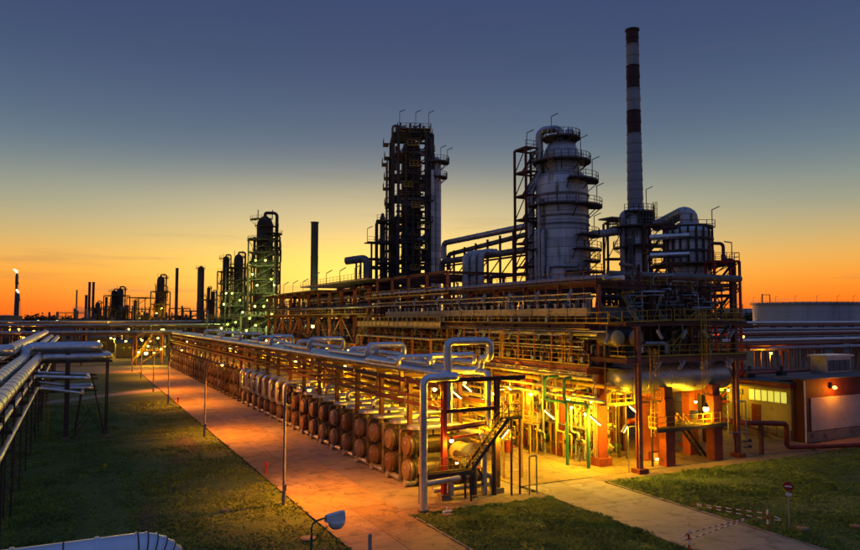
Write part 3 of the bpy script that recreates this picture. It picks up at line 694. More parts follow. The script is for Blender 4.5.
CN = {'cream_paint':'cream','silver_dull':'silver','yellow_paint':'yellow','shell_rust':'rusty','grey_steel':'grey','dark_steel':'dark','brown_steel':'brown','salmon_steel':'reddish','blue_paint':'blue'}; CM = ['']
def cm(c): CM[0] = random.choice(c); return CM[0]
# ============================================================ MAIN STEEL STRUCTURE
YS = [52.9, 58.8, 65.0, 71.2, 77.4, 83.6, 89.8, 96.0, 102.2, 108.4]
XS = [45.0, 51.5, 58.0]
ms = thing('steel_structure', 'long multi-level steel process structure with red columns and yellow railings', 'steel structure', (51.5,80,0))
def bm(n, p, q, w, h, m='brown_steel', kind='I', par=None): return member(n, p, q, w, h, m, par or ms, kind)
col_me = MB().box((-.46,-.46,.0),(.46,.46,8.55)).mesh('column', 'red_concrete'); ped_me = MB().box((-.72,-.72,0),(.72,.72,.75)).mesh('pedestal', 'red_concrete')
L = OFF[ms.name_full]
for i, y in enumerate(YS):
    for j, x in enumerate(XS):
        if x == 58 and i == 0: continue
        link('column', col_me, ms, Vector((x,y,.05))-L)
        if i < 6: link('pedestal', ped_me, ms, Vector((x,y,.03))-L)
        bm('post', (x,y,9.5), (x,y,17.3 if i < 5 else 20.3), .34, .34, 'salmon_steel' if j == 0 else 'brown_steel')
    bm('cross_beam', (43.4,y,8.95), (58.6,y,8.95), .35, .7, 'salmon_steel')
    bm('cross_beam', (43.2,y,13.05), (58.6,y,13.05), .3, .5)
    bm('cross_beam', (44.6,y,17.1 if i < 5 else 20.2), (58.4,y,17.1 if i < 5 else 20.2), .25, .4)
    if i >= 5: bm('cross_beam', (44.6,y,16.6), (58.4,y,16.6), .25, .35)
for j, x in enumerate((44.0, 45.0, 51.5, 58.0)):
    for i in range(9):
        a, c = YS[i]+.2, YS[i+1]-.2
        bm('edge_beam' if j == 0 else 'beam', (x,a,9.0), (x,c,9.0), .3, .62, 'salmon_steel')
        bm('edge_beam' if j == 0 else 'beam', (x-.5 if j == 0 else x,a,13.1), (x-.5 if j == 0 else x,c,13.1), .25, .45)
        zt = 17.2 if i < 5 else 20.3
        if j: bm('beam', (x,a,zt), (x,c,zt), .22, .36)
        if j == 1 and i % 2 == 0: bm('brace', (x,a,9.6), (x,c,12.9), .16, .16, 'salmon_steel', 'box')
        if j == 1 and i % 2 == 1 and i > 4: bm('brace', (x,a,13.4), (x,c,16.4), .16, .16, 'salmon_steel', 'box')
# secondary thin red bracing below the first deck
for i in range(9):
    for x in (45.0, 51.5):
        bm('brace', (x,YS[i]+.4,7.0), (x,YS[i]+2.6,8.7), .14, .14, 'red_paint', 'box'); bm('brace', (x,YS[i+1]-.4,7.0), (x,YS[i+1]-2.6,8.7), .14, .14, 'red_paint', 'box')
    bm('beam', (45,YS[i]+.45,6.6), (45,YS[i+1]-.45,6.6), .2, .34, 'red_paint'); bm('beam', (51.5,YS[i]+.45,6.6), (51.5,YS[i+1]-.45,6.6), .2, .34, 'red_paint')
    bm('joist', (44.2,(YS[i]+YS[i+1])/2,9.1), (58,(YS[i]+YS[i+1])/2,9.1), .15, .3, 'salmon_steel')
# decks
for i in range(9):
    a, c = YS[i]+.01, YS[i+1]-.01
    MB().box((43.75,a,9.34),(58.2,c,9.40)).build('deck', 'dark_steel', ms)
    MB().box((43.2,a,13.36),(58.2,c,13.42)).build('deck', 'dark_steel', ms)
MB().box((43.75,48.9,9.34),(45.6,52.88,9.40)).build('deck', 'dark_steel', ms)
railing([(43.8,108,9.4),(43.8,53,9.4)], ms, step=1.55)
railing([(43.25,108,13.42),(43.25,49.6,13.42)], ms, step=1.55)
railing([(44.4,80,17.45),(44.4,52.4,17.45),(50,52.4,17.45)], ms, 'brown_steel', step=2)
MB().box((44.3,52.5,17.38),(46.5,80,17.44)).build('deck', 'dark_steel', ms)
# corner bay over the big drum (deck at 10.3 m, posts at the front)
cb = thing('corner_structure', 'steel corner frame with yellow-railed decks and ladders above the big drum', 'steel structure', (52,50,0))
for x, y, h, w_ in ((46.0,48.8,13.3,.42), (60.1,49.9,13.3,.45), (60.1,56.5,13.3,.4), (53.0,49.0,13.3,.3)):
    if x == 53.0: member('post', (x,y,10.4), (x,y,h), w_, w_, 'brown_steel', cb)
    else: member('post', (x,y,.35), (x,y,h), w_, w_, 'salmon_steel', cb); MB().box((x-.55,y-.55,0),(x+.55,y+.55,.4)).build('footing', 'red_concrete', cb)
for y in (48.8, 54.0, 56.5): member('beam', (44.6,y,10.05), (60.4,y,10.05), .25, .5, 'salmon_steel' if y < 49 else 'brown_steel', cb)
for x in (44.8, 50.0, 55.0, 60.1): member('beam', (x,48.9,10.05), (x,56.4,10.05), .22, .45, 'brown_steel', cb)
for y in (48.8, 56.5): member('beam', (44.6,y,13.45), (60.6,y,13.45), .22, .4, 'brown_steel', cb)
for x in (44.8, 52.5, 60.1): member('beam', (x,48.9,13.45), (x,56.4,13.45), .22, .4, 'brown_steel', cb)
MB().box((44.6,48.7,10.32),(60.4,50.4,10.38)).box((58.6,50.4,10.32),(60.4,56,10.38)).build('deck', 'dark_steel', cb)
MB().box((50.52,48.7,13.67),(60.4,56.0,13.73)).build('deck', 'dark_steel', cb)
railing([(44.6,51,10.38),(44.6,48.75,10.38),(60.4,48.75,10.38),(60.4,56,10.38)], cb, step=1.3)
railing([(50.6,48.75,13.73),(60.4,48.75,13.73),(60.4,56,13.73)], cb, step=1.4)
railing([(43.3,49.5,13.45),(50.5,49.0,13.73)], cb, step=1.4)
ladder((47.4,48.5,3.2), 8.0, cb, along=(1,0,0)); ladder((54.0,48.5,6.6), 8.0, cb, along=(1,0,0))
stairs((50.8,49.6,10.4), (54.9,49.6,13.7), .8, (0,1,0), cb, sm='dark_steel')
railing([(46.2,48.9,6.2),(48.8,48.9,6.2)], cb, step=.9); railing([(43.6,50.3,6.0),(46.9,50.3,6.0)], cb, step=1.0)
MB().box((43.6,50.3,5.9),(47.4,51.6,5.98)).build('deck', 'dark_steel', cb)
for x in (43.7, 47.3): member('hanger', (x,50.6,6), (x,50.6,10.0), .1, .1, 'brown_steel', cb, 'box')
# the big drum on concrete piers
dr = thing('drum', 'big dark grey insulated horizontal drum on four red concrete piers', 'drum', (53,51.4,0))
sh = MB().lathe([(.2,45.2),(.75,45.3),(1.2,45.62),(1.48,46.1),(1.56,46.6),(1.56,48.5),(1.585,48.52),(1.585,48.62),(1.56,48.64),(1.56,51.4),(1.585,51.42),(1.585,51.52),(1.56,51.54),(1.56,54.3),(1.585,54.32),(1.585,54.42),(1.56,54.44),(1.56,57.2),(1.585,57.22),(1.585,57.32),(1.56,57.34),(1.56,59.3),(1.48,59.8),(1.2,60.3),(.7,60.6),(.2,60.68)], (0,51.5,8.28), 'X', 32).build('shell', 'drum_grey', dr)
MB().lathe([(.46,0),(.5,.06),(.5,.5)], (44.85,51.5,7.5), 'X', 16).build('manway', 'cream_paint', dr)
for x, y in ((50.5,49.95),(56.9,49.95),(50.5,53.0),(56.9,53.0)): MB().box((x-.58,y-.5,.02),(x+.58,y+.5,6.35)).build('pier', 'red_concrete', dr)
for x in (50.5, 56.9): MB().box((x-.5,49.6,6.35),(x+.5,53.4,7.4)).build('saddle', 'red_concrete', dr)
for x in (48.2, 53.5, 58.3): MB().cyl((x,51.5,9.75),(x,51.5,10.7),.2,10).cyl((x,51.5,10.3),(x,51.5,10.4),.33,12).build('nozzle', 'silver_dull', dr)
# low service platform between the piers with stair
sp = thing('service_platform', 'service platform between the drum piers with a stair and a small screen panel', 'platform', (53.5,50.2,0))
MB().box((48.6,49.3,3.55),(58.3,50.3,3.63)).build('deck', 'dark_steel', sp); MB().box((48.6,49.24,3.3),(58.3,49.3,3.62)).build('edge_beam', 'dark_steel', sp)
railing([(48.65,50.3,3.63),(48.65,49.3,3.63),(58.25,49.3,3.63)], sp, step=1.2)
stairs((57.0,51.4,.05), (53.8,51.4,3.55), .8, (0,1,0), sp)
MB().box((53.2,50.3,3.55),(58.3,51.9,3.63)).build('deck', 'dark_steel', sp)
for x in (48.9, 58.1): member('leg', (x,50.2,0), (x,50.2,3.55), .14, .14, 'dark_steel', sp)
MB().box((53.1,49.42,4.3),(54.1,49.5,5.1)).build('panel_frame', 'dark_steel', sp); MB().box((53.17,49.40,4.37),(54.03,49.418,5.03)).build('panel', 'screen', sp)
# two vessels whose round heads look out under the upper deck
for i, x in enumerate((44.7, 46.9)):
    t = thing('vessel', ('left' if i == 0 else 'right')+' of two cream round-ended vessels under the upper deck at the corner', 'vessel', (x,50.4,11.4), 'pair of vessels at the corner')
    MB().lathe([(.15,0),(.5,.08),(.72,.24),(.78,.45)], (x,49.6,12.1), 'Y', 22).build('head', 'cream_paint', t)
    MB().lathe([(.8,.45),(.8,2.4),(.5,2.6)], (x,49.6,12.1), 'Y', 22).build('shell', 'dark_steel', t)
    MB().box((x-.6,51,10.4),(x+.6,51.3,11.6)).build('saddle', 'dark_steel', t)
t = MB().pipe([(47.9,49.9,11.6),(50.6,49.9,11.6),(50.6,49.9,10.6)], .2, .3, 10).build('bent_pipe', 'silver_dull'); tag(t, 'grey bent pipe beside the two round-ended vessels', 'pipe')
# air coolers on the second deck
AC = MB(); 
ac_box = MB().box((0,.06,.75),(.5,2.94,1.55)).mesh('header_box', 'cream_paint'); ac_bundle = MB().box((.5,.08,.95),(5.6,2.92,1.35)).mesh('tube_bundle', 'silver_dull')
ac_side = MB().box((.5,.0,.6),(5.6,.06,1.6)).mesh('side_plate', 'grey_steel'); ac_leg = MB().box((0,0,0),(.14,.14,.8)).mesh('leg', 'brown_steel')
ac_fan = MB().lathe([(1.25,.1),(1.3,.5),(1.15,.75)], (3,1.5,0), 'Z', 20).mesh('fan_ring', 'grey_steel')
ac_nz = MB().cyl((.25,1.5,1.55),(.25,1.5,2.0),.16,8).cyl((.25,1.5,1.95),(.25,1.5,2.02),.26,10).mesh('nozzle', 'silver_dull')
nac = 0
for i in range(16):
    y = 53.4+i*3.08
    t = thing('air_cooler', 'cream fronted air cooler on the yellow-railed deck, '+ORD[i]+' from the corner', 'air cooler', (44.0,y,13.43), 'air coolers on the upper deck')
    for n, me, lc in (('header_box',ac_box,(0,0,0)),('tube_bundle',ac_bundle,(0,0,0)),('side_plate',ac_side,(0,0,0)),('side_plate',ac_side,(0,2.94,0)),('fan_ring',ac_fan,(0,0,0)),('nozzle',ac_nz,(0,-.7,0)),('nozzle',ac_nz,(0,.7,0)),('leg',ac_leg,(.2,.1,0)),('leg',ac_leg,(.2,2.76,0)),('leg',ac_leg,(5.3,.1,0)),('leg',ac_leg,(5.3,2.76,0))): link(n, me, t, lc)
# long pipes along the structure
LP = [(45.2,17.9,52,110,.3,'silver_dull','long grey pipe on top of the near part of the structure'), (46.4,17.85,51,150,.24,'silver','second long pipe on top of the structure'), (47.6,17.9,54,120,.35,'silver_dull','third long pipe on top of the structure'),
      (44.3,12.45,52,75,.22,'silver_dull','pipe hung under the air cooler deck at its near end'), (44.6,12.7,60,106,.16,'brown_steel','thin brown pipe under the air cooler deck'), (43.9,8.2,52.5,108,.16,'cream_paint','pale pipe under the edge of the first deck'),
      (44.4,7.6,50,108,.2,'yellow_paint','yellow pipe under the first deck'), (43.6,7.0,55,108,.13,'cream_paint','thin pale pipe below the first deck'), (46.0,7.9,53,108,.22,'silver_dull','grey pipe inside under the first deck'), (47.2,7.3,51,108,.18,'cream_paint','pale inner pipe under the first deck'),
      (48.5,8.2,53,108,.25,'silver_dull','thicker inner pipe under the first deck'), (44.2,6.2,51,108,.16,'silver_dull','lower grey pipe along the pump row'), (45.6,5.6,54,108,.14,'cream_paint','lowest pale pipe along the pump row'), (50,7.0,54,108,.2,'cream_paint','rear pale pipe under the first deck'),
      (46.8,10.6,56,108,.26,'silver_dull','grey pipe lying on the first deck'), (48.2,10.3,54,108,.2,'dark_steel','dark pipe lying on the first deck'), (47.4,11.9,54,108,.22,'grey_steel','steel pipe between the decks'), (49.4,11.3,57,108,.3,'silver_dull','thick pipe between the decks')]
for x, z, a, c, r, m, lb in LP:
    t = MB().pipe([(x,a,z-1.2),(x,a,z),(x,c,z)] if r > .15 and z < 12 and x > 45.5 else [(x,a,z),(x,c,z)], r, .4, 10, seam=3).build('process_pipe', m); tag(t, lb, 'pipe', 'long pipes in the structure')
# green pipes at the front of the pump row
for i, (dx, dy) in enumerate(((0,0),(1.35,-.7))):
    x, y = 43.1+dx*.6, 54.3-dy*-1.9-.9*i
    x, y = (42.2, 54.4) if i == 0 else (43.0, 52.3)
    t = MB().pipe([(x,y,.05),(x,y,5.9),(x-.1,y+3.4,5.9),(x-.1,y+3.4,8.1),(x+3,y+3.4,8.1)], .16, .4, 12).build('green_pipe', 'green_paint'); tag(t, ('left' if i == 0 else 'right')+' of the two dark green bent pipes standing before the pumps', 'pipe', 'green bent pipes')
# pumps, valves and small bore pipe in the yellow light
pump = None
def make_pump():
    t = thing('pump', 'x', 'pump', (0,0,0))
    MB().box((-1.1,-.45,0),(1.3,.45,.35)).build('plinth', 'concrete', t); MB().lathe([(.2,-.95),(.34,-.85),(.36,-.1),(.2,.0)], (0,0,.85), 'X', 12).build('motor', 'green_paint', t)
    MB().lathe([(.12,0),(.12,.4),(.42,.42),(.46,.6),(.42,.78),(.18,.8),(.18,1.1)], (0,0,.85), 'X', 14).build('casing', 'cream_paint', t)
    MB().pipe([(.6,0,1.2),(.6,0,3.1),(.6,1.0,3.1)], .12, .25, 8).build('outlet', 'cream_paint', t); MB().pipe([(1.1,0,.85),(1.7,0,.85),(1.7,0,3.8)], .15, .3, 8).build('inlet', 'cream_paint', t)
    MB().cyl((.6,0,1.9),(.6,0,2.2),.24,10).cyl((.6,-.1,2.05),(.6,-.6,2.05),.05,6).build('valve', 'dark_steel', t); MB().lathe([(.24,0),(.24,.05)], (.6,-.62,2.05), 'Y', 12).build('handwheel', 'red_paint', t)
    return t
pm = make_pump(); n = 0
for i in range(18):
    for j, x in enumerate((46.3, 49.2)):
        loc = (x+random.uniform(-.3,.3), 54.6+i*3.05+random.uniform(-.4,.4)+j*1.2, .05); rz = random.choice((0, PI, PI))
        o = pm if n == 0 else copy_tree(pm, loc)
        o.location = loc; o.rotation_euler = (0,0,rz); tag(o, ('front' if j == 0 else 'rear')+' row pump under the first deck, '+ORD[i]+' from the corner', 'pump', 'pumps under the steel structure'); n += 1
def valve_stand(x, y, h, m, kind):
    b = MB(); t = thing('valve_stand', 'x', 'valve', (x,y,0), 'valve stands in the yellow-lit pump row')
    if kind == 0: b.pipe([(x,y,.05),(x,y,h),(x+1.4,y,h)], .1, .22, 8)
    elif kind == 1: b.pipe([(x,y-.6,.4),(x,y-.6,h*.6),(x,y+.7,h*.6),(x,y+.7,.05)], .09, .2, 8)
    else: b.pipe([(x,y,.05),(x,y,h*.7),(x,y+1.2,h*.7),(x,y+1.2,h+1)], .11, .25, 8)
    b.build('pipe', m, t); z = h*.45 if kind != 1 else h*.6; yy = y if kind != 1 else y
    MB().lathe([(.2,-.2),(.12,-.12),(.12,.12),(.2,.2)], (x,yy,z), 'Z' if kind != 1 else 'Y', 10).cyl((x-.1,yy,z),(x-.42,yy,z),.035,6).build('valve_body', 'dark_steel', t)
    MB().ring((x-.42,yy,z), .15, .2, -.02, .02).build('handwheel', random.choice(('red_paint','yellow_paint','blue_paint')), t)
    return t
n = 0
for i in range(70):
    y = 53.6+i*.78; x = random.choice((43.7, 44.2, 44.9, 47.9)) + random.uniform(-.2,.2); kk = i % 3
    t = valve_stand(x, y, random.uniform(2.2,4.6), random.choice(('cream_paint','cream_paint','silver_dull','yellow_paint')), kk)
    t['label'] = ['thin upright','low arched','stepped'][kk]+' valve pipe in the pump row, '+ORD[i//3]+' of its shape from the corner'
for i in range(130):   # droppers from the pipes above
    y = 53.2+i*.43+random.uniform(-.3,.3); x = random.uniform(43.6, 50); z = random.choice((6.2,7.0,7.6,8.2)); r = random.choice((.06,.08,.11,.15))
    t = MB().pipe([(x,y,.1),(x,y,z),(x+random.uniform(.6,2),y,z)], r, .25, 8).build('dropper_pipe', cm(('cream_paint','silver_dull','yellow_paint','shell_rust'))); tag(t, CN[CM[0]]+(' thick' if r > .1 else ' thin')+' dropper pipe under the first deck near its '+ORD[min(9,round((y-52.9)/6.2))]+' red column', 'pipe', 'dropper pipes under the first deck')
for i in range(14):
    y = 54.5+i*3.9; z = random.uniform(4.4,6.9)
    t = MB().pipe([(43.4,y,z),(51,y,z),(51,y,z-2)], random.choice((.1,.14,.18)), .3, 8).build('cross_pipe', random.choice(('cream_paint','silver_dull','yellow_paint'))); tag(t, 'pipe crossing the structure below the first deck, '+ORD[i]+' from the corner', 'pipe', 'cross pipes below the first deck')
# elevated walkways with yellow rails in the alley
for i, (x, ya, yb, z) in enumerate(((42.6,60,108,3.1),(34.2,52,112,3.4),(37.5,80,150,5.2))):
    t = thing('walkway', ['yellow-railed walkway along the pump row','yellow-railed walkway behind the exchanger row','higher yellow-railed walkway far in the alley'][i], 'walkway', (x,ya,0))
    MB().box((x-.5,ya,z-.08),(x+.5,yb,z)).build('deck', 'grey_steel', t)
    for s in (-1, 1): railing([(x+s*.48,ya,z),(x+s*.48,yb,z)], t, step=1.5)
    y = ya+.5
    while y < yb: MB().bar((x-.4,y,0),(x-.4,y,z-.08),.12).build('leg','yellow_paint',t); MB().bar((x+.4,y,0),(x+.4,y,z-.08),.12).build('leg','yellow_paint',t); y += 6
# pale pipes and stands in the alley behind the exchangers
for i in range(170):
    y = 52.5+i*.9+random.uniform(-.6,.6); x = random.uniform(32.2, 36.6); h = random.uniform(3.5, 8.3); r = random.choice((.07,.09,.12,.17))
    t = MB().pipe([(x,y,.03),(x,y,h),(x-random.uniform(1,2.5),y,h)], r, .25, 8).build('alley_pipe', cm(('cream_paint','yellow_paint','cream_paint','silver_dull','yellow_paint'))); tag(t, CN[CM[0]]+(' thick' if r > .1 else ' thin')+' upright pipe in the alley behind the '+ORD[min(43,max(0,round((y-53.5)/3.72)))]+' exchanger pair', 'pipe', 'upright pipes in the lit alley')
for i in range(9):
    x = 31.8+(i%3)*.9; z = 3.2+i*.55
    t = MB().pipe([(x,51,z),(x,190,z)], .12+.05*(i%2), .3, 8).build('alley_line', 'cream_paint' if i % 2 else 'yellow_paint'); tag(t, ORD[i]+' lowest of the long pale pipes behind the exchanger row', 'pipe', 'long pipes behind the exchanger row')
# far alley: second line of steel on the left part of the structure
fs = thing('steel_structure', 'far braced steel structure with canopy roofs left of the air coolers', 'steel structure', (51,150,0))
YF = [112+7.0*i for i in range(11)]
for i, y in enumerate(YF):
    for x in (45.0, 52.0, 58.0):
        member('column', (x,y,0), (x,y,19.2), .5, .5, 'salmon_steel' if x == 45 else 'brown_steel', fs)
    for z in (9.2, 14.3, 19.3): member('cross_beam', (44,y,z), (58.5,y,z), .3, .5, 'brown_steel', fs)
    if i < 10:
        y2 = YF[i+1]
        for x in (45.0, 52.0):
            for z in (14.3, 19.2): member('beam', (x,y+.25,z), (x,y2-.25,z), .3, .5, 'brown_steel', fs)
            if x == 45: member('brace', (x,y+.3,9.4 if i % 2 else 14.0), (x,y2-.3,14.0 if i % 2 else 9.4), .22, .22, 'salmon_steel', fs, 'box')
        MB().box((43.6,y+.02,14.55),(58,y2-.02,14.62)).build('deck', 'dark_steel', fs); MB().box((44.2,y+.02,9.42),(58,y2-.02,9.49)).build('deck', 'dark_steel', fs)
railing([(43.7,182,14.62),(43.7,110,14.62)], fs, step=1.8)
MB().box((43.2,138,19.65),(52,182,19.75)).build('canopy', 'silver_dull', fs); MB().box((44,110,20.6),(54,150,20.7)).build('canopy', 'silver_dull', fs)
railing([(44,150,20.7),(44,110,20.7)], fs, 'brown_steel', step=2)
stairs((43.0,112,9.5), (43.0,106.5,14.6), .9, (1,0,0), fs)
yw = thing('yellow_walkway', 'yellow boarded walkway with tall rails in front of the far structure', 'walkway', (42.6,95,12.6))
MB().box((42.0,80,12.55),(43.15,110,12.65)).build('deck', 'dark_steel', yw)
for i in range(18): MB().box((42.0,80.2+i*1.65,12.7),(42.05,81.7+i*1.65,13.5)).build('panel', 'cream_paint', yw)
railing([(41.95,80,12.65),(41.95,110,12.65)], yw, step=1.65, h=1.5)
for y in range(81, 111, 6): member('bracket', (42.0,y,12.5), (44.8,y,11.2), .14, .14, 'brown_steel', yw, 'box')
cn = thing('canopy', 'flat tan canopy on posts below the yellow walkway', 'canopy', (41.5,92,0))
MB().box((40.4,80,11.2),(42.6,106,11.32)).build('roof', 'cream_paint', cn)
for y in (80.5,86,92,98,105): member('post', (40.8,y,0), (40.8,y,11.2), .3, .3, 'salmon_steel', cn)
cn = thing('canopy', 'long thin canopy roof under the air coolers', 'canopy', (43,62,0))
MB().box((41.9,55,12.3),(43.1,74,12.38)).build('roof', 'silver_dull', cn)
for y in (55.5,61,67,73.5): member('strut', (42.5,y,12.3), (44.9,y,11.6), .1, .1, 'brown_steel', cn, 'box')
# process clutter high in the structure
for i in range(70):
    y = random.uniform(54, 180); x = random.uniform(47, 57); z0 = 13.5 if y < 110 else 14.7; h = random.uniform(2.0, 6.2); r = random.choice((.1,.14,.2,.3))
    t = MB().pipe([(x,y,z0),(x,y,z0+h),(x+random.uniform(-3,3),y+random.uniform(-3,3),z0+h)], r, .45, 8).build('upper_pipe', cm(('grey_steel','dark_steel','silver_dull','brown_steel'))); tag(t, CN[CM[0]]+' bent pipe on the upper deck behind the '+ORD[min(40,int((y-53)/3.08))]+' air cooler bay', 'pipe', 'bent pipes on the upper decks')
for i in range(60):
    y = random.uniform(53.5, 178); x = random.uniform(46, 57); h = random.uniform(1.5, 3.4); r = random.choice((.12,.2,.3,.45)); z0 = 9.42 if y < 109 else 9.5
    t = MB().lathe([(r*.5,0),(r,.15),(r,h),(r*.7,h+r*.4),(r*.15,h+r*.6)], (x,y,z0), 'Z', 10).build('standing_vessel', cm(('grey_steel','dark_steel','silver_dull','salmon_steel'))); tag(t, CN[CM[0]]+' upright vessel on the first deck in the '+ORD[min(20,round((y-52.9)/6.2))]+' bay from the corner', 'vessel', 'upright vessels on the first deck')
for i, (y, L_) in enumerate(((60,9),(74,10),(88,9),(100,8),(120,14),(145,16),(165,12))):
    t = thing('vessel', 'horizontal vessel lying inside the structure between its decks, '+ORD[i]+' from the corner', 'vessel', (54,y,10), 'horizontal vessels inside the structure')
    MB().lathe([(.2,0),(.8,.2),(1.1,.7),(1.1,L_-.7),(.8,L_-.2),(.2,L_)], (53.6,y,11.2), 'Y', 18).build('shell', random.choice(('silver_dull','grey_steel')), t); MB().box((52.8,y+1.5,9.4),(54.4,y+1.9,10.6)).box((52.8,y+L_-2,9.4),(54.4,y+L_-1.6,10.6)).build('saddle', 'dark_steel', t)
# unlit floodlight tubes on the deck railings
n = 0
for y in (50.2, 55.5, 61, 66.5, 72, 78, 84, 91, 98, 105):
    for z in (12.1, 16.4):
        if z > 13 and y < 52: continue
        tube_lamp((43.6,y,z), (.45,.1,.7), 'unlit grey floodlight '+('on the air cooler deck railing' if z > 13 else 'under the air cooler deck')+', '+ORD[n//2]+' from the corner', lit=False, L=1.0, post=(43.6,y,z-1.6 if z > 13 else z+1.2), group='unlit floodlights on the structure'); n += 1
for i, x in enumerate((48.5, 51.5, 54.5, 58)):
    tube_lamp((x,48.55,12.5), (.6,0,.65) if i % 2 else (-.5,0,.7), 'unlit grey floodlight on the corner frame, '+ORD[i]+' from the left', lit=False, L=1.0, post=(x,48.7,13.4), group='unlit floodlights on the corner frame')
    tube_lamp((x-.4,48.5,9.6), (.6,0,.6), 'unlit grey floodlight before the drum, '+ORD[i]+' from the left', lit=False, L=1.0, post=(x-.4,48.8,10.2), group='unlit floodlights before the drum')
for i in range(8):
    y = 118+i*8; t = thing('deck_lamp', 'thin lamp on the roof edge of the far structure, '+ORD[i]+' from its near end', 'lamp', (44.6,y,20.7 if y < 150 else 19.75), 'thin lamps on the far roof edge')
    z = 20.7 if y < 150 else 19.75; MB().bar((44.6,y,z),(44.6,y,z+2.2),.09).build('pole', 'grey_steel', t); MB().bar((44.6,y,z+2.2),(45.7,y-.4,z+2.9),.26,.16).build('head', 'lamp_grey', t)
# lit lamps under the structure: (px, py, Y, kind)
LY = [(511.5,389,62.5,0,'slanted tube lamp left of the first red column'), (550,414,55.2,0,'big slanted tube lamp before the pumps, left of the green pipes'), (596,420,51.4,0,'big slanted tube lamp beside the right green pipe'), (634,408.6,49.6,0,'slanted tube lamp under the low landing left of the front post'),
      (568,400,57,1,'bright lamp high between the green pipes'), (591,402,55,1,'bright lamp behind the right green pipe'), (616,404,53.6,1,'lamp under the first deck near the corner column'), (530.6,394,64,1,'small lamp on the first red column'),
      (502,390,66,1,'small lamp deep in the alley right of the rack'), (586,414,54,1,'lamp low behind the green pipes'), (706,408.6,49.2,1,'bright round lamp on the right drum pier')]
for i, (px, py, Y, k, lb) in enumerate(LY):
    p = at(px, py, Y=Y); 
    if k: bulb_lamp(p, lb, 1050, .2 if px != 706 else .28, 'lamps under the structure', post=(p.x,p.y+.2,p.z+1.6))
    else: tube_lamp(p, (.62,-.35,-.62), lb, power=2300, L=1.35 if i in (1,2) else 1.0, post=(p.x+.3,p.y+.6,8.8), group='lamps under the structure')
t = tube_lamp(at(624,428.6,Y=49.3), (.5,0,.6), 'tube lamp on a thin post before the corner column', power=500, L=.8)
p = at(624,428.6,Y=49.3); MB().pipe([(p.x+.5,49.3,.03),(p.x+.5,49.3,p.z+.1),(p.x+1.8,49.3,p.z+.1)], .045, .1, 8).build('post', 'grey_steel', t)
p = at(658,459,Z=.25); t = thing('ground_lamp', 'low bright lamp standing on the paving between the drum piers', 'lamp', (p.x,p.y,0)); MB().box((p.x-.35,p.y-.1,.03),(p.x+.35,p.y+.1,.16)).build('base','dark_steel',t); MB().box((p.x-.3,p.y-.08,.16),(p.x+.3,p.y+.08,.3)).build('lens','glow_yellow',t); lamp_light(t, (p.x,p.y-.3,.5), 160, YEL)
for i in range(16):
    y = 56+i*7.2; bulb_lamp((48.2 if i % 2 else 44.0, y, 6.0 if i % 2 else 5.2), 'lamp among the pump pipes under the first deck, '+ORD[i]+' from the corner', 650, .15, 'lamps among the pump pipes', post=(48.2 if i % 2 else 44.0, y, 8.8))
for i in range(6):
    y = 118+i*12; bulb_lamp((43.5,y,8.3), 'lamp under the far structure, '+ORD[i]+' from its near end', 700, .2, 'lamps under the far structure', post=(44.5,y,9.2))
bulb_lamp((56.0,51.4,5.6), 'lamp under the drum between the rear piers', 500, .15, post=(56.0,51.4,6.7)); bulb_lamp((52.0,54.5,6.0), 'lamp behind the left drum piers', 700, .16, post=(52.0,54.5,8.8))

# dense process modules: small skids of frame, vessel, pipes and valves standing on the decks
def skid(kind, m1, m2):
    t = thing('process_skid', 'x', 'process skid', (0,0,0)); W = (2.8, 3.4, 2.4)[kind]; H_ = (2.9, 3.5, 2.3)[kind]
    b = MB()
    for x in (-.9, .9):
        for y in (-W/2, 0, W/2): b.bar((x,y,0),(x,y,H_),.12)
    for z in (H_*.5, H_):
        for x in (-.9, .9): b.bar((x,-W/2,z),(x,W/2,z),.1)
        for y in (-W/2, W/2): b.bar((-.9,y,z),(.9,y,z),.1)
    b.bar((-.9,-W/2,0),(-.9,0,H_*.5),.08); b.bar((-.9,W/2,H_*.5),(-.9,0,H_),.08); b.build('frame', m1, t)
    MB().lathe([(.15,-W*.42),(.38,-W*.38),(.42,-W*.3),(.42,W*.3),(.38,W*.38),(.15,W*.42)], (.1,0,H_*.45), 'Y', 12).build('vessel', m2, t)
    for k in range(5):
        y = -W*.42+k*W*.21; z = H_*(.55+.12*(k%4)); MB().pipe([(-1.05,y,.05),(-1.05,y,z),(.6,y,z),(.6,y+.3,H_*1.05+.2*(k%3))], (.06,.09,.12,.07,.1)[k], .2, 8).build('pipe', (m2,'silver_dull',m1,'cream_paint','grey_steel')[k], t)
        v = MB().lathe([(.17,-.14),(.1,-.08),(.1,.08),(.17,.14)], (-1.05,y,z*.5), 'Z', 8).cyl((-1.1,y,z*.5),(-1.4,y,z*.5),.03,5).lathe([(.15,0),(.15,.03)], (-1.42,y,z*.5), 'X', 8).build('valve', ('dark_steel','red_paint','blue_paint')[(k+kind)%3], t)
    MB().pipe([(-1.0,-W/2-.3,H_*.9),(-1.0,W/2+.3,H_*.9)], .13, .2, 8).build('header', 'silver_dull', t)
    rail_mb([(-1.15,-W/2,H_+.05),(-1.15,W/2,H_+.05)], step=1.0, w=.05, toe=False).build('railing', 'yellow_paint', t); MB().box((-1.15,-W/2,H_),(.9,W/2,H_+.05)).build('grating', 'dark_steel', t)
    return t
SK = [skid(0,'brown_steel','grey_steel'), skid(1,'dark_steel','silver_dull'), skid(2,'salmon_steel','cream_paint')]; used = [0,0,0]
def place_skid(k, loc, label, group):
    o = SK[k] if not used[k] else copy_tree(SK[k], loc); used[k] = 1; o.location = loc; o.rotation_euler = (0,0,random.choice((0,0,PI)) if loc[0] > 46.5 else 0); tag(o, label, 'process skid', group)
n = 0
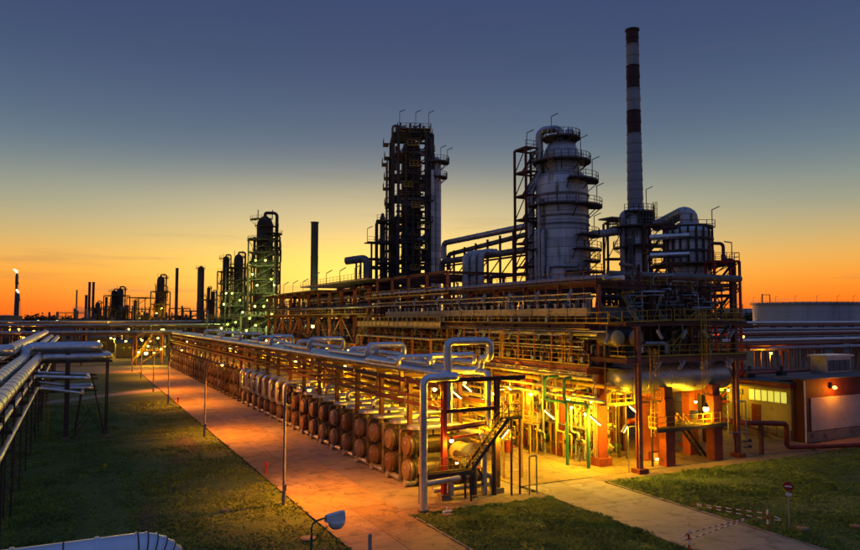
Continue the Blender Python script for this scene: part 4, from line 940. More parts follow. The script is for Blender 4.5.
for i in range(13):
    y = 54.8+i*4.1; place_skid((i*2)%3, (46.2+.3*(i%2),y,9.41), 'railed pipe skid on the first deck, '+ORD[i]+' from the corner', 'skids on the first deck')
    place_skid((i+1)%3, (49.0,y+1.7,9.41), 'rear pipe skid on the first deck, '+ORD[i]+' from the corner', 'rear skids on the first deck')
for i in range(9):
    y = 54.5+i*5.8; place_skid((i+2)%3, (51.8+.6*(i%2),y,13.45 if y < 110 else 14.65), 'pipe skid behind the air coolers, '+ORD[i]+' from the corner', 'skids behind the air coolers')
for i in range(12):
    y = 113.5+i*5.6; place_skid(i%3, (46.8,y,14.63), 'pipe skid on the far structure deck, '+ORD[i]+' from its near end', 'skids on the far structure'); place_skid((i+1)%3, (46.6,y+2.2,9.5), 'lower pipe skid in the far structure, '+ORD[i]+' from its near end', 'lower skids in the far structure')
for i in range(5): place_skid((i+1)%3, (47.6+i*2.9,54.3,10.4 if i else 10.4), 'pipe skid above the drum, '+ORD[i]+' from the left', 'skids above the drum'); place_skid(i%3, (52.2+i*1.9,53.6,13.74), 'pipe skid on the upper corner deck, '+ORD[i]+' from the left', 'skids on the upper corner deck')
for i in range(14): place_skid((i*2+1)%3, (39.6+(i%2)*.9,63+i*6.2,.05), 'yellow-lit pipe skid standing in the alley, '+ORD[i]+' from the near end', 'skids in the alley')
for i in range(16): place_skid((i+1)%3, (45.6+3.6*(i%2),54.6+i*3.4,.05 if i % 2 else 3.3), 'pipe skid in the pump row under the first deck, '+ORD[i]+' from the corner', 'skids in the pump row')
MB().box((44.3,53.3,3.18),(47.0,108,3.28)).build('mezzanine', 'grey_steel', ms)
for i in range(10):
    for x in (44.5, 46.8): bm('mezzanine_leg', (x,54.2+i*5.9,.05), (x,54.2+i*5.9,3.18), .12, .12, 'yellow_paint', 'box')
# extra upright posts, rails and ladders on the long side
for i in range(18):
    y = 55.9+i*3.05; bm('stanchion', (43.9,y,9.4), (43.9,y,12.9), .16, .16, 'salmon_steel', 'box')
    if i % 2: bm('brace', (43.9,y,9.5), (43.9,y+3.0,12.8), .1, .1, 'brown_steel', 'box')
for i, y in enumerate((56.5, 68, 81, 95)): ladder((43.5,y,9.4), 4.2, ms, along=(0,1,0))
railing([(45.1,150,17.0),(45.1,80,17.0)], ms, 'brown_steel', step=2.2); railing([(44.2,112,17.2),(44.2,82,17.2)], ms, 'yellow_paint', step=1.8)
MB().box((44.1,82,17.1),(46,110,17.18)).build('deck', 'dark_steel', ms)

# conduits, boxes and thin service lines on the long side of the structure
jb = MB().box((-.18,-.22,0),(.1,.22,.55)).mesh('junction_box', 'grey_steel'); jl = MB().box((-.2,-.18,.06),(-.182,.18,.48)).mesh('lid', 'lamp_grey')
for i in range(34):
    y = 53.8+i*1.62; zt = random.choice((9.5, 9.7, 13.55)); x = 43.72 if zt < 12 else 43.18
    t = link('junction_box', jb); t.location = (x,y,zt); link('lid', jl, t); OFF[t.name_full] = Vector((x,y,zt)); tag(t, 'small grey junction box on the '+('air cooler' if zt > 12 else 'first')+' deck edge, '+ORD[i]+' counted from the corner', 'junction box', 'junction boxes on the deck edges')
for i, (x, z, r, m, a, c) in enumerate(((43.55,8.55,.06,'silver_dull',53,108),(43.6,8.75,.05,'cream_paint',53,108),(43.3,12.75,.07,'silver_dull',50,108),(43.1,12.95,.05,'yellow_paint',52,108),(44.35,15.9,.09,'silver_dull',53,150),(44.2,16.4,.07,'cream_paint',53,108),(44.6,16.1,.12,'grey_steel',53,180),(43.9,11.2,.08,'silver_dull',54,108),(44.1,11.7,.11,'grey_steel',54,108),(44.0,10.9,.06,'cream_paint',54,108))):
    o = MB().pipe([(x,a,z),(x,c,z)], r, .2, 8).build('service_line', m); tag(o, CN.get(m,'grey')+' thin service line along the long structure side, '+ORD[i]+' listed', 'pipe', 'thin service lines on the structure')
for i, y in enumerate(YS):
    for dx in (-.1, .12, .3): bm('conduit', (44.45+dx*.3,y+dx*1.6,.1), (44.45+dx*.3,y+dx*1.6,8.6), .06, .06, 'lamp_grey' if dx < 0 else 'cream_paint', 'box')
for i in range(26):
    y = 54.2+i*2.05; bm('stanchion', (44.3,y,13.45), (44.3,y,17.2), .12, .12, 'brown_steel', 'box')
    if i % 3 == 0: bm('brace', (44.3,y,13.6), (44.3,y+2.05,17.0), .08, .08, 'brown_steel', 'box')
    if i % 2: bm('knee', (44.6,y,8.6), (43.2,y,9.2), .1, .1, 'salmon_steel', 'box')
for i in range(40):
    y = random.uniform(52, 62); x = random.uniform(45.5, 60); z = random.choice((10.4, 13.75)); h = random.uniform(1, 2.9); r = random.choice((.05,.08,.12))
    o = MB().pipe([(x,50+random.uniform(0,5),z),(x,50+random.uniform(0,5),z+h),(x+random.uniform(-2,2),51,z+h)], r, .2, 8).build('corner_pipe', cm(('grey_steel','silver_dull','brown_steel','yellow_paint'))); tag(o, CN[CM[0]]+(' thick' if r > .1 else ' thin')+' bent pipe on '+('upper' if z > 12 else 'lower')+' corner deck, '+ORD[i]+' counted', 'pipe', 'bent pipes on the corner decks')
# ============================================================ TOWERS
def plat(parent, c, z, r0, r1, a0, a1, m='dark_steel', rail='grey_steel', n=None):
    c = Vector((c[0], c[1], 0)); n = n or max(6, int(abs(a1-a0)/(2*PI)*26))
    d = MB().ring(c, r0, r1, z-.12, z, a0, a1, n)
    for i in range(0, n+1, 3):   # brackets below
        a = a0+(a1-a0)*i/n; d.bar((c.x+r1*.98*math.cos(a), c.y+r1*.98*math.sin(a), z-.1), (c.x+r0*math.cos(a), c.y+r0*math.sin(a), z-.1-(r1-r0)*.8), .12)
    o = d.build('platform', m, parent)
    pts = [(c.x+(r1-.05)*math.cos(a0+(a1-a0)*i/n), c.y+(r1-.05)*math.sin(a0+(a1-a0)*i/n), z) for i in range(n+1)]
    rail_mb(pts, step=2.2, w=.07).build('railing', rail, o)
    return o
def pole_lamp(parent, p, h=2.2, d=(.7,-.3,.35)):
    p = Vector(p); b = MB(); b.bar(p, p+Vector((0,0,h)), .09); b.bar(p+Vector((0,0,h)), p+Vector((0,0,h))+Vector(d)*1.4, .22, .12)
    return b.build('deck_lamp', 'lamp_grey', parent)
def face(c):      # angle from c towards the camera
    return math.atan2(-c[1], -c[0])
def banded(prof, step=2.4, bump=.03):
    out = [prof[0]]
    for (r0,z0),(r1,z1) in zip(prof, prof[1:]):
        if abs(r0-r1) < .01 and z1-z0 > step*1.5:
            n = int((z1-z0)/step)
            for i in range(1, n):
                z = z0+(z1-z0)*i/n; out += [(r0,z-.07),(r0+bump,z-.07),(r0+bump,z+.07),(r0,z+.07)]
        out.append((r1,z1))
    return out
# --- the wide silver column in the middle right
c = spot(563, 105); a = face(c); X, Y = c.x, c.y; vz = lambda py: height(563, py, 105)
t = thing('vacuum_column', 'wide grey-blue clad column of stepped diameters with ring platforms and side pipes', 'column', (X,Y,0))
def dome(r, z0, h, n=6, top=.1): return [(top+(r-top)*math.cos(PI/2*i/n), z0+h*math.sin(PI/2*i/n)) for i in range(n+1)]
prof = [(4.1,0),(4.1,vz(243)),(3.95,vz(242)),(3.95,vz(196))] + [(2.75+1.2*math.cos(PI/2*i/6)**.8, vz(196)+(vz(174)-vz(196))*math.sin(PI/2*i/6)) for i in range(1,7)] + [(2.7,vz(173)),(2.7,vz(159))] + dome(2.7, vz(158.5), vz(139)-vz(158.5))[1:]
MB().lathe(banded(prof, 1.7, .045), (X,Y,0), 'Z', 36).build('shell', 'tower_clad', t)
for z, r0, r1, a0, a1 in ((vz(139),.3,2.9,a-2.4,a+2.9),(vz(163),2.75,4.4,a-2.2,a+2.2),(vz(183),3.5,5.5,a+.2,a+1.9),(vz(207),4.0,5.3,a-1.7,a+.4),(vz(208),4.0,6.0,a+.4,a+1.9),(vz(222),4.0,5.4,a-1.9,a-1.1),(vz(237),4.0,5.5,a+.5,a+1.7),(vz(250),4.15,5.4,a-1.9,a-.9),(vz(251),4.15,5.8,a+.35,a+1.75),(vz(262),4.15,5.6,a+.8,a+1.9),(vz(273),4.15,6.1,a+.1,a+1.7)): plat(t, c, z, r0, r1, a0, a1)
def rp(r, da, z): return (X+r*math.cos(a+da), Y+r*math.sin(a+da), z)
MB().pipe([rp(.9,-.2,vz(141)), rp(.9,-.2,vz(130)), rp(3.3,-1.5,vz(130)), rp(3.3,-1.5,vz(172)), rp(4.7,-1.4,vz(192)), rp(4.7,-1.4,14)], .58, 1.1, 14, seam=3).build('overhead_pipe', 'silver_dull', t)
MB().pipe([rp(1.0,1.4,vz(141)), rp(1.0,1.4,vz(131)), rp(2.3,2.3,vz(131)), rp(2.3,2.3,36)], .5, .9, 12).build('overhead_pipe', 'silver_dull', t)
for k, (da, z1, r) in enumerate(((-.98,27.0,.34),(-.82,31.5,.26),(-.66,26.8,.3),(-.48,21.5,.26),(-.2,17.8,.22),(.95,22,.25))):
    MB().pipe([rp(4.55,da,13.5), rp(4.55,da,z1), rp(3.9,da,z1)], r, .5, 10, seam=3).build('side_pipe', 'silver_dull', t)
MB().pipe([rp(4.45,-.45,21.5), rp(4.6,0.0,21.5), rp(4.45,.5,21.5)], .22, .4, 10).build('side_pipe', 'silver_dull', t)
for z in (vz(226), vz(218), vz(197)): MB().ring((X,Y,0), 3.95, 4.1, z-.12, z+.12, n=36).build('stiffener', 'grey_steel', t)
b = MB(); p = Vector(rp(4.2,-.35,16.6)); tn = Vector((-math.sin(a-.35), math.cos(a-.35), 0)); b.bar(p-tn*.8, p+tn*.8, .05, .5); b.build('name_plate', 'dark_steel', t)
for z, da in ((vz(183),.5),(vz(163),.9),(vz(163),-.4)): ladder(rp(4.6 if z < 36 else 3.8,da,z-3.6), 4.6, t, along=(tn.x,tn.y,0))
for z, r, da in ((vz(139),2.5,-.6),(vz(163),3.9,.8),(vz(183),4.8,1.2),(vz(208),5.2,1.4),(vz(237),4.7,1.5)): pole_lamp(t, rp(r,da,z), 3.0)
# stair frame beside it
c2 = spot(529.5, 106); fr = thing('stair_tower', 'open steel stair tower left of the wide clad column', 'stair tower', (c2.x,c2.y,0))
def lattice(par, cx, cy, hw, hd, z0, z1, step, m='brown_steel', w_=.28, floors=True, rails='grey_steel', rot=0, diag=True):
    R = lambda dx, dy, z: (cx+dx*math.cos(rot)-dy*math.sin(rot), cy+dx*math.sin(rot)+dy*math.cos(rot), z)
    cs = [(-hw,-hd),(hw,-hd),(hw,hd),(-hw,hd)]
    for dx, dy in cs: member('column', R(dx,dy,z0), R(dx,dy,z1), w_, w_, m, par)
    n = int((z1-z0)/step)
    for i in range(1, n+1):
        z = z0+(z1-z0)*i/n
        for k in range(4):
            p, q = cs[k], cs[(k+1)%4]; member('beam', R(*p,z), R(*q,z), w_*.7, w_*.9, m, par)
            if diag and (k in (0,3)): member('brace', R(*p,z-(z1-z0)/n), R(*q,z), .12, .12, m, par, 'box')
        if floors:
            b = MB(); q = .96; b.add([R(-hw*q,-hd*q,z+.1), R(hw*.2,-hd*q,z+.1), R(hw*.2,hd*q,z+.1), R(-hw*q,hd*q,z+.1)], [(0,1,2,3)]); 
            b.add([R(-hw*q,-hd*q,z+.04), R(hw*.2,-hd*q,z+.04), R(hw*.2,hd*q,z+.04), R(-hw*q,hd*q,z+.04)], [(3,2,1,0)]); b.build('floor', 'dark_steel', par)
            rail_mb([R(-hw,-hd,z), R(hw,-hd,z), R(hw,hd,z)], step=1.5, w=.07, toe=False).build('railing', rails, par)
            b = MB(); b.bar(R(-hw*.9,-hd*.3,z-(z1-z0)/n), R(hw*.8,-hd*.3,z), .7, .14); b.build('stair_flight', 'dark_steel', par)
lattice(fr, c2.x, c2.y, 1.5, 1.5, 0, height(529,150,106), 3.6, w_=.3)
pole_lamp(fr, (c2.x-.8,c2.y-.8,height(529,150,106)), 2.4)
# --- tall dark framed tower with the thin silver column on its right
c = spot(411, 140); H1 = height(411,119,140); X, Y = c.x, c.y
t = thing('reactor_tower', 'tall dark steel-framed tower packed with platforms and pipes', 'tower', (X,Y,0)); rot = -YAW+.12
lattice(t, X, Y, 3.9, 3.6, 0, H1-4, 4.1, m='dark_steel', w_=.5, rails='yellow_paint', rot=rot)
MB().lathe(banded([(2.0,6),(2.0,H1-7),(1.7,H1-5.6),(.8,H1-4.6),(.3,H1-4.3)], 4.1), (X,Y,0), 'Z', 20).build('inner_vessel', 'dark_steel', t)
R1 = lambda dx, dy, z: (X+dx*math.cos(rot)-dy*math.sin(rot), Y+dx*math.sin(rot)+dy*math.cos(rot), z)
for i in range(30):
    z = 11+i*1.36; fx = random.uniform(-2.6,1.4); fw_ = random.uniform(1.2,3.0); dyy = -4.1-random.uniform(0,.5)
    b = MB(); b.bar(R1(fx,dyy,z), R1(fx+fw_,dyy,z), .8, .16); o = b.build('landing', 'dark_steel', t)
    rail_mb([R1(fx,dyy-.4,z), R1(fx+fw_,dyy-.4,z)], step=.9, w=.08).build('railing', 'yellow_paint' if i % 3 == 0 else 'dark_steel', o)
    if i % 2: b = MB(); b.bar(R1(fx,dyy,z), R1(fx+fw_,dyy,z+1.7), .6, .12); b.build('stair_flight', 'brown_steel' if i % 4 == 1 else 'dark_steel', t)
    b = MB(); x_ = random.uniform(-3.2,3.2); b.cyl(R1(x_,-3.2,z-.6), R1(x_,-3.2,z+random.uniform(.6,1.6)), random.uniform(.25,.6), 10); b.build('small_vessel', random.choice(('dark_steel','grey_steel','brown_steel')), t)
for i in range(26):
    z = 13+i*1.42+random.uniform(-.6,.6); s_ = -1 if i % 3 else 1; q = 4.3+random.uniform(.1,1.1); 
    if s_ > 0: q -= .3
    b = MB(); b.bar(R1(s_*q,-1.5,z), R1(s_*q,1.2,z), 1.1, .2); o = b.build('balcony', 'dark_steel', t)
    rail_mb([R1(s_*(q+.5),-1.5,z), R1(s_*(q+.5),1.2,z)], step=1.2, w=.08).build('railing', 'grey_steel', o)
for i in range(44):
    z = random.uniform(10,H1-5); b = MB(); b.pipe([R1(random.uniform(-3.6,-1),-3.9,z), R1(random.uniform(1,3.6),-3.9,z), R1(3.4,-3.9,z+random.uniform(-3,3))], random.choice((.12,.18,.25)), .4, 8); b.build('cross_pipe', random.choice(('dark_steel','grey_steel')), t)
for k, (dx, dy, r) in enumerate(((-4.0,-3.2,.24),(-2.9,-4.1,.3),(2.6,-4.1,.36),(3.5,-4.2,.3),(0,-4.2,.25),(-1.4,-4.3,.28),(4.3,-2,.3),(-4.3,0,.3))):
    MB().pipe([R1(dx,dy,8), R1(dx,dy,H1-2.2-k*.8), R1(dx*.3,dy*.3,H1-2.2-k*.8)], r, .9, 10).build('riser', 'dark_steel' if k else 'grey_steel', t)
for sx_, wz in ((-5.0, H1-9), (4.9, H1-12)):
    for dy_ in (-2.6, 0.4): member('scaffold_post', R1(sx_,dy_,6), R1(sx_,dy_,wz), .22, .22, 'dark_steel', t, 'box')
    z = 9.0
    while z < wz:
        member('scaffold_beam', R1(sx_,-2.8,z), R1(sx_,.6,z), .16, .2, 'dark_steel', t, 'box'); member('scaffold_beam', R1(sx_*.78,-2.6,z), R1(sx_*1.04,-2.6,z), .16, .2, 'dark_steel', t, 'box'); member('scaffold_brace', R1(sx_,-2.6,z), R1(sx_,.4,z+2.4), .1, .1, 'dark_steel', t, 'box'); z += 2.6
b = MB(); b.bar(R1(-3.0,0,H1-3.0), R1(3.6,0,H1-3.0), 7.0, .25); o = b.build('top_platform', 'dark_steel', t); rail_mb([R1(-3.0,-3.5,H1-2.9), R1(3.6,-3.5,H1-2.9), R1(3.6,3.5,H1-2.9), R1(-3.0,3.5,H1-2.9), R1(-3.0,-3.5,H1-2.9)], step=1.5, w=.08).build('railing', 'grey_steel', o)
for k in range(6): MB().cyl(R1(-2.3+k*1.0,-1+(k%2)*2,H1-3), R1(-2.3+k*1.0,-1+(k%2)*2,H1-1.2), .22, 8).build('vent', 'dark_steel', t)
for dx in (-2.6, .6, 3.2): pole_lamp(t, R1(dx,-3,H1-2.9), 3.4)
c = spot(436.5, 138); Hc = height(436,157,138)
t = thing('slim_column', 'slim pale silver column beside the dark framed tower', 'column', (c.x,c.y,0)); a = face(c)
MB().lathe(banded([(.95,0),(.95,Hc-1.2),(.75,Hc-.4),(.2,Hc)], 5), (c.x,c.y,0), 'Z', 18).build('shell', 'tower_clad', t); MB().cyl((c.x-1.5,c.y-1.2,4),(c.x-1.5,c.y-1.2,Hc-3),.42,10).build('side_pipe', 'tower_clad', t)
for z, r1 in ((Hc-1.2,2.6),(Hc-4.2,2.2)): plat(t, c, z, .98, r1, a-1.2, a+2.4)
for da in (.4, 1.5): pole_lamp(t, (c.x+2.2*math.cos(a+da), c.y+2.2*math.sin(a+da), Hc-1.2), 2.6)
# lower stepped structure left of the dark tower
c = spot(386, 137); t = thing('stepped_frame', 'low stepped steel frame with small columns left of the dark tower', 'steel structure', (c.x,c.y,0))
lattice(t, c.x, c.y, 1.9, 2.2, 0, height(386,222,137), 4.0, m='dark_steel', w_=.35, rot=rot)
for dx, h in ((-1.0,34.5),(1.1,32.5)): MB().lathe([(.55,6),(.55,h-1),(.2,h)], (c.x+dx,c.y-.5,0), 'Z', 10).build('column', 'dark_steel', t)
c = spot(366, 136); t = thing('duct_frame', 'steel frame carrying a thick bent grey duct left of the dark tower', 'duct frame', (c.x,c.y,0)); zt = height(366,262,136)
lattice(t, c.x+1.5, c.y, 3.0, 1.6, 0, zt+.6, 6.5, m='brown_steel', w_=.3, floors=False, rot=-.1)
p0, p1, p2 = spot(346,136), spot(367,134), spot(395,137)
MB().pipe([(p0.x,p0.y,zt+.2),(p1.x,p1.y,zt+.6),(p1.x,p1.y,12)], .75, 1.1, 14, seam=2).build('duct', 'grey_steel', t)
MB().pipe([(p1.x,p1.y,zt-1.2),(p2.x,p2.y,zt-1.2)], .4, 1, 10).build('pipe', 'dark_steel', t)
b = MB(); b.bar((p1.x,p1.y,zt+3.6),(p2.x,p2.y,zt+3.6), 3, .2); o = b.build('deck', 'dark_steel', t); rail_mb([(p1.x,p1.y,zt+3.7),(p2.x,p2.y,zt+3.7)], step=1.5, w=.07).build('railing', 'grey_steel', o)
for q in (.15, .5, .85): v = p1.lerp(p2, q); MB().bar((v.x,v.y,4),(v.x,v.y,zt+3.5),.3).build('post', 'dark_steel', t)
pole_lamp(t, (p1.x,p1.y,zt+3.7), 2.6)
# high pipe bridge between the dark tower and the wide column
q0, q1 = spot(444, 132), spot(528, 108); za, zb = height(452,242,130), height(528,226,108)
t = thing('pipe_bridge', 'high steel pipe bridge sloping up to the wide clad column', 'pipe bridge', (q0.x,q0.y,0))
for k, (dz, r, off) in enumerate(((0,.52,0),(-2.1,.42,1.0),(-3.6,.55,-.4))): MB().pipe([(q0.x+off,q0.y,za+dz-3),(q0.x+off,q0.y,za+dz),(q1.x+off*.3,q1.y,(zb if k == 0 else za+dz+1.0 if k == 1 else za+dz))], r, .8, 12, seam=3).build('pipe', 'silver_dull' if k == 0 else 'grey_steel', t)
for s in range(8):
    f = s/7; v = q0.lerp(q1, f); MB().bar((v.x,v.y,9),(v.x,v.y,za-2+f*2),.3).build('post', 'brown_steel', t)
    if s < 7:
        u = q0.lerp(q1, (s+1)/7); MB().bar((v.x,v.y,za-7.2),(u.x,u.y,za-4.4),.15).build('brace', 'brown_steel', t); MB().bar((v.x,v.y,za-4.4),(u.x,u.y,za-4.4),.3).build('beam', 'brown_steel', t); MB().bar((v.x,v.y,za-7.2),(u.x,u.y,za-7.2),.35).build('beam', 'brown_steel', t)
# three thick pipes with bent tops in front of it
for i, px in enumerate((466, 473, 480.5)):
    p = spot(px, 103); zt = height(px, 254-i, 103)
    o = MB().pipe([(p.x,p.y,13.5),(p.x,p.y,zt),(p.x+2.6,p.y-.4,zt)], .55, 1.1, 14, seam=2).build('bent_riser', 'silver_dull'); tag(o, ['left','middle','right'][i]+' of three thick grey risers with bent tops', 'pipe', 'thick bent risers')
p = spot(476, 99); t = thing('yellow_platform', 'bright yellow railed platform below the three thick risers', 'platform', (p.x,p.y,13.4))
MB().box((p.x-3.6,p.y-1,15.4),(p.x+5.2,p.y+2.2,15.55)).build('deck', 'yellow_paint', t); railing([(p.x-3.6,p.y+2.2,15.55),(p.x-3.6,p.y-1,15.55),(p.x+5.2,p.y-1,15.55)], t, step=1.1, w=.09)
for dx in (-3.4, .8, 5): MB().bar((p.x+dx,p.y,9),(p.x+dx,p.y,15.4),.25).build('leg', 'brown_steel', t)
# --- the red and white chimney and its base furnace
D_ = 112; c = spot(637, D_); X, Y = c.x, c.y; zt = height(629, 31, D_)
t = thing('chimney', 'tall chimney with dark red and white bands above a grey cylindrical base', 'chimney', (X,Y,0)); a = face(c)
zz = lambda py: height(631, py, D_)
bands = [(zt,zz(45),'stack_red'),(zz(45),zz(66),'stack_white'),(zz(66),zz(89),'stack_red'),(zz(89),zz(111),'stack_white'),(zz(111),zz(134),'stack_red'),(zz(134),zz(208),'stack_white')]
rad = lambda z: .98+(zt-z)*.0085
lean = lambda z: 0
for z1, z0, m in bands:
    pr = [(rad(z0),z0)]; n = max(1, round((z1-z0)/1.55))
    for i in range(1, n+1):
        z = z0+(z1-z0)*i/n; pr += [(rad(z),z-.16),(rad(z)+.07,z-.16),(rad(z)+.07,z)]
    MB().lathe(pr, (X,Y,0), 'Z', 20).build('band', m, t)
MB().ring((X,Y,0), .8, 1.16, zt, zt+.25).build('rim', 'stack_dark', t)
MB().lathe([(rad(30),zz(208)-.1),(2.35,zz(222)),(2.35,0)][::-1], (X,Y,0), 'Z', 28).build('base', 'tower_clad', t)
for z, r0, r1, a0, a1 in ((zz(213),1.45,3.0,a-.6,a+2.0),(zz(228),2.4,4.2,a-1.5,a+1.6),(zz(247),2.4,4.4,a-.1,a+2.0),(zz(247)-.2,2.4,3.6,a-1.8,a-.5)): plat(t, c, z, r0, r1, a0, a1, rail='grey_steel')
def cp(r, da, z): return (X+r*math.cos(a+da), Y+r*math.sin(a+da), z)
MB().pipe([cp(2.4,-.9,10), cp(2.7,-.85,zz(214)), cp(1.4,-.2,zz(214)), cp(1.3,-.1,zz(222))], .55, 1.0, 14, seam=2.2).build('flue_pipe', 'silver_dull', t)
for da, z1 in ((-.4,zz(240)),(-.15,zz(232)),(.6,zz(232))): MB().cyl(cp(2.6,da,10), cp(2.6,da,z1), .24, 8).build('side_pipe', 'grey_steel', t)
for i in range(7): MB().bar(cp(2.9,.2+i*.18,zz(228)), cp(2.9,.2+i*.18,zz(214)), .3).build('fan_post', 'dark_steel', t)
pole_lamp(t, cp(2.6,.7,zz(213)), 3.4); ladder(cp(3.1,1.2,zz(247)), 7, t, along=(math.cos(YAW),-math.sin(YAW),0))
# left scaffold by the chimney, with the duct to the wide column
c3 = spot(616, 112); f3 = thing('side_frame', 'open lattice frame left of the chimney carrying a sloping duct', 'steel structure', (c3.x,c3.y,0))
lattice(f3, c3.x, c3.y, 1.5, 1.3, 0, height(616,223,112), 5.5, m='brown_steel', w_=.28, floors=False, rot=-YAW)
p0, p1 = spot(592,106), spot(622,111); MB().pipe([(p0.x,p0.y,height(592,235,106)),(p1.x,p1.y,height(622,231,111))], .62, 1, 14, seam=1.2).build('duct', 'silver_dull', f3)
MB().box((c3.x-2,c3.y-1.6,height(616,220,112)),(c3.x+2.4,c3.y+1.6,height(616,220,112)+.25)).build('roof', 'grey_steel', f3)
# --- furnace with the corrugated duct
D_ = 97; c = spot(689, D_); X, Y = c.x, c.y; hz = lambda py: height(689, py, D_); a = face(c)
t = thing('furnace', 'grey vertical cylindrical furnace in a steel frame right of the chimney', 'furnace', (X,Y,0))
MB().lathe([(3.0,0),(3.0,hz(268)),(3.0,hz(262))], (X,Y,0), 'Z', 28).build('lower_shell', 'tower_clad', t)
MB().lathe(banded([(3.05,hz(262)),(3.05,hz(232)),(2.3,hz(228)),(1.0,hz(222)),(.95,hz(214))],1.8,.04), (X,Y,0), 'Z', 28).build('upper_shell', 'tower_clad', t)
for k in range(9):
    da = -1.3+k*.33; p = (X+3.25*math.cos(a+da), Y+3.25*math.sin(a+da)); MB().bar((*p,hz(266)),(*p,hz(228)),.22).build('rib', 'dark_steel', t)
for z in (hz(228), hz(240), hz(252)): MB().ring((X,Y,0), 3.1, 3.4, z-.15, z+.15, n=28).build('hoop', 'dark_steel', t)
plat(t, c, hz(265), 3.05, 5.0, a-2, a+2, rail='grey_steel')
q0, q1 = spot(658,108), spot(686,98)
MB().pipe([(q0.x,q0.y,height(658,226,108)),(q1.x,q1.y,hz(211)),(q1.x+.9,q1.y-.5,hz(214)),(q1.x+.9,q1.y-.5,hz(230))], .85, .9, 16, seam=.75).build('duct', 'silver_dull', t)
b = MB(); b.bar((X-2.6,Y+1,hz(229)),(X+2.9,Y-1,hz(229)),2.6,.2); o = b.build('roof_deck', 'dark_steel', t); rail_mb([(X-2.6,Y,hz(229)+.1),(X+2.9,Y-2.2,hz(229)+.1)], step=1.2, w=.08).build('railing', 'grey_steel', o)
for dx in (-2.6,2.9): MB().bar((X+dx,Y-.5,hz(262)),(X+dx,Y-.5,hz(228)),.3).build('post', 'dark_steel', t)
pole_lamp(t, (X+2.6,Y-2.0,hz(229)), 2.6)
for i, py in enumerate((238,256)):
    MB().pipe([(X-5.0,Y+2,hz(py)),(X-2.2,Y-2.4,hz(py))], .4, 1, 12).build('burner_duct', 'silver', t)
c4 = spot(660, 101); f4 = thing('steel_structure', 'steel frame with pipes between the chimney and the furnace', 'steel structure', (c4.x,c4.y,0)); lattice(f4, c4.x, c4.y, 1.8, 1.6, 0, height(660,226,101), 3.6, m='brown_steel', w_=.3, rot=-YAW)
# frame below the furnace
f5 = thing('furnace_steelwork', 'dark brown steel frame under and around the furnace', 'steel structure', (X,Y,0))
lattice(f5, X, Y-.4, 4.2, 3.9, 0, hz(266), 4.2, m='brown_steel', w_=.4, floors=False, rot=-YAW)
# escape stair tower at the right edge of the plant
c = spot(723, 90); t = thing('stair_tower', 'rusty red open stair tower at the right end of the plant', 'stair tower', (c.x,c.y,0)); zt = height(723,262,90)
lattice(t, c.x, c.y, 1.6, 1.4, 0, zt, 3.3, m='red_paint', w_=.26, rot=-YAW)
e = spot(735.5, 89); MB().pipe([(e.x,e.y,0),(e.x,e.y,zt+.3),(c.x,c.y,zt+.3)], .17, .6, 10).build('drop_pipe', 'brown_steel', t)
e = spot(716, 92); MB().pipe([(e.x-1,e.y,zt-1),(e.x-1,e.y,zt+2.6),(e.x+1,e.y-.5,zt+2.6),(e.x+1,e.y-.5,zt-.5)], .22, .5, 10).build('pipe_loop', 'brown_steel', t)
e = spot(733, 89); pole_lamp(t, (e.x,e.y,zt+.2), 2.2, (-.6,.3,.1))
# steelwork filling between furnace and main structure
f6 = thing('steel_structure', 'dark steelwork with a wide roof pipe behind the corner frame', 'steel structure', (60,62,0))
for x in (52, 58, 64, 69):
    for y in (57.5, 64): member('column', (x,y,0), (x,y,18.6), .4, .4, 'brown_steel', f6)
    member('cross_beam', (x,57.5,17.8), (x,64,17.8), .25, .4, 'brown_steel', f6); member('cross_beam', (x,57.5,14.2), (x,64,14.2), .25, .4, 'brown_steel', f6)
for y in (57.5, 64):
    for z in (9.6, 14.2, 17.8): member('beam', (51.5,y,z), (70,y,z), .25, .45, 'brown_steel', f6)
MB().pipe([(50,57.2,18.6),(70,57.2,18.6)], .4, .5, 12, seam=3).build('roof_pipe', 'grey_steel', f6); MB().box((55,57.0,16.6),(63,57.2,16.9)).build('crane_beam', 'yellow_paint', f6)
MB().box((51,57,14.45),(70,64,14.52)).build('deck', 'dark_steel', f6); railing([(51,56.9,14.52),(70,56.9,14.52)], f6, step=1.5)
for i in range(26):
    x = random.uniform(52, 69); y = random.uniform(57.5,64); r = random.choice((.15,.25,.4,.6)); h = random.uniform(1.5,3.2); z = random.choice((9.7,14.55))
    o = MB().lathe([(r*.6,0),(r,.1),(r,h),(r*.3,h+r*.5)], (x,y,z), 'Z', 10).build('standing_vessel', cm(('grey_steel','dark_steel','blue_paint','silver_dull'))); tag(o, CN[CM[0]]+(' slim' if r < .3 else ' stout')+' upright vessel behind the corner frame on its '+('upper' if z > 12 else 'lower')+' deck, '+ORD[i]+' counted', 'vessel', 'vessels behind the corner frame')
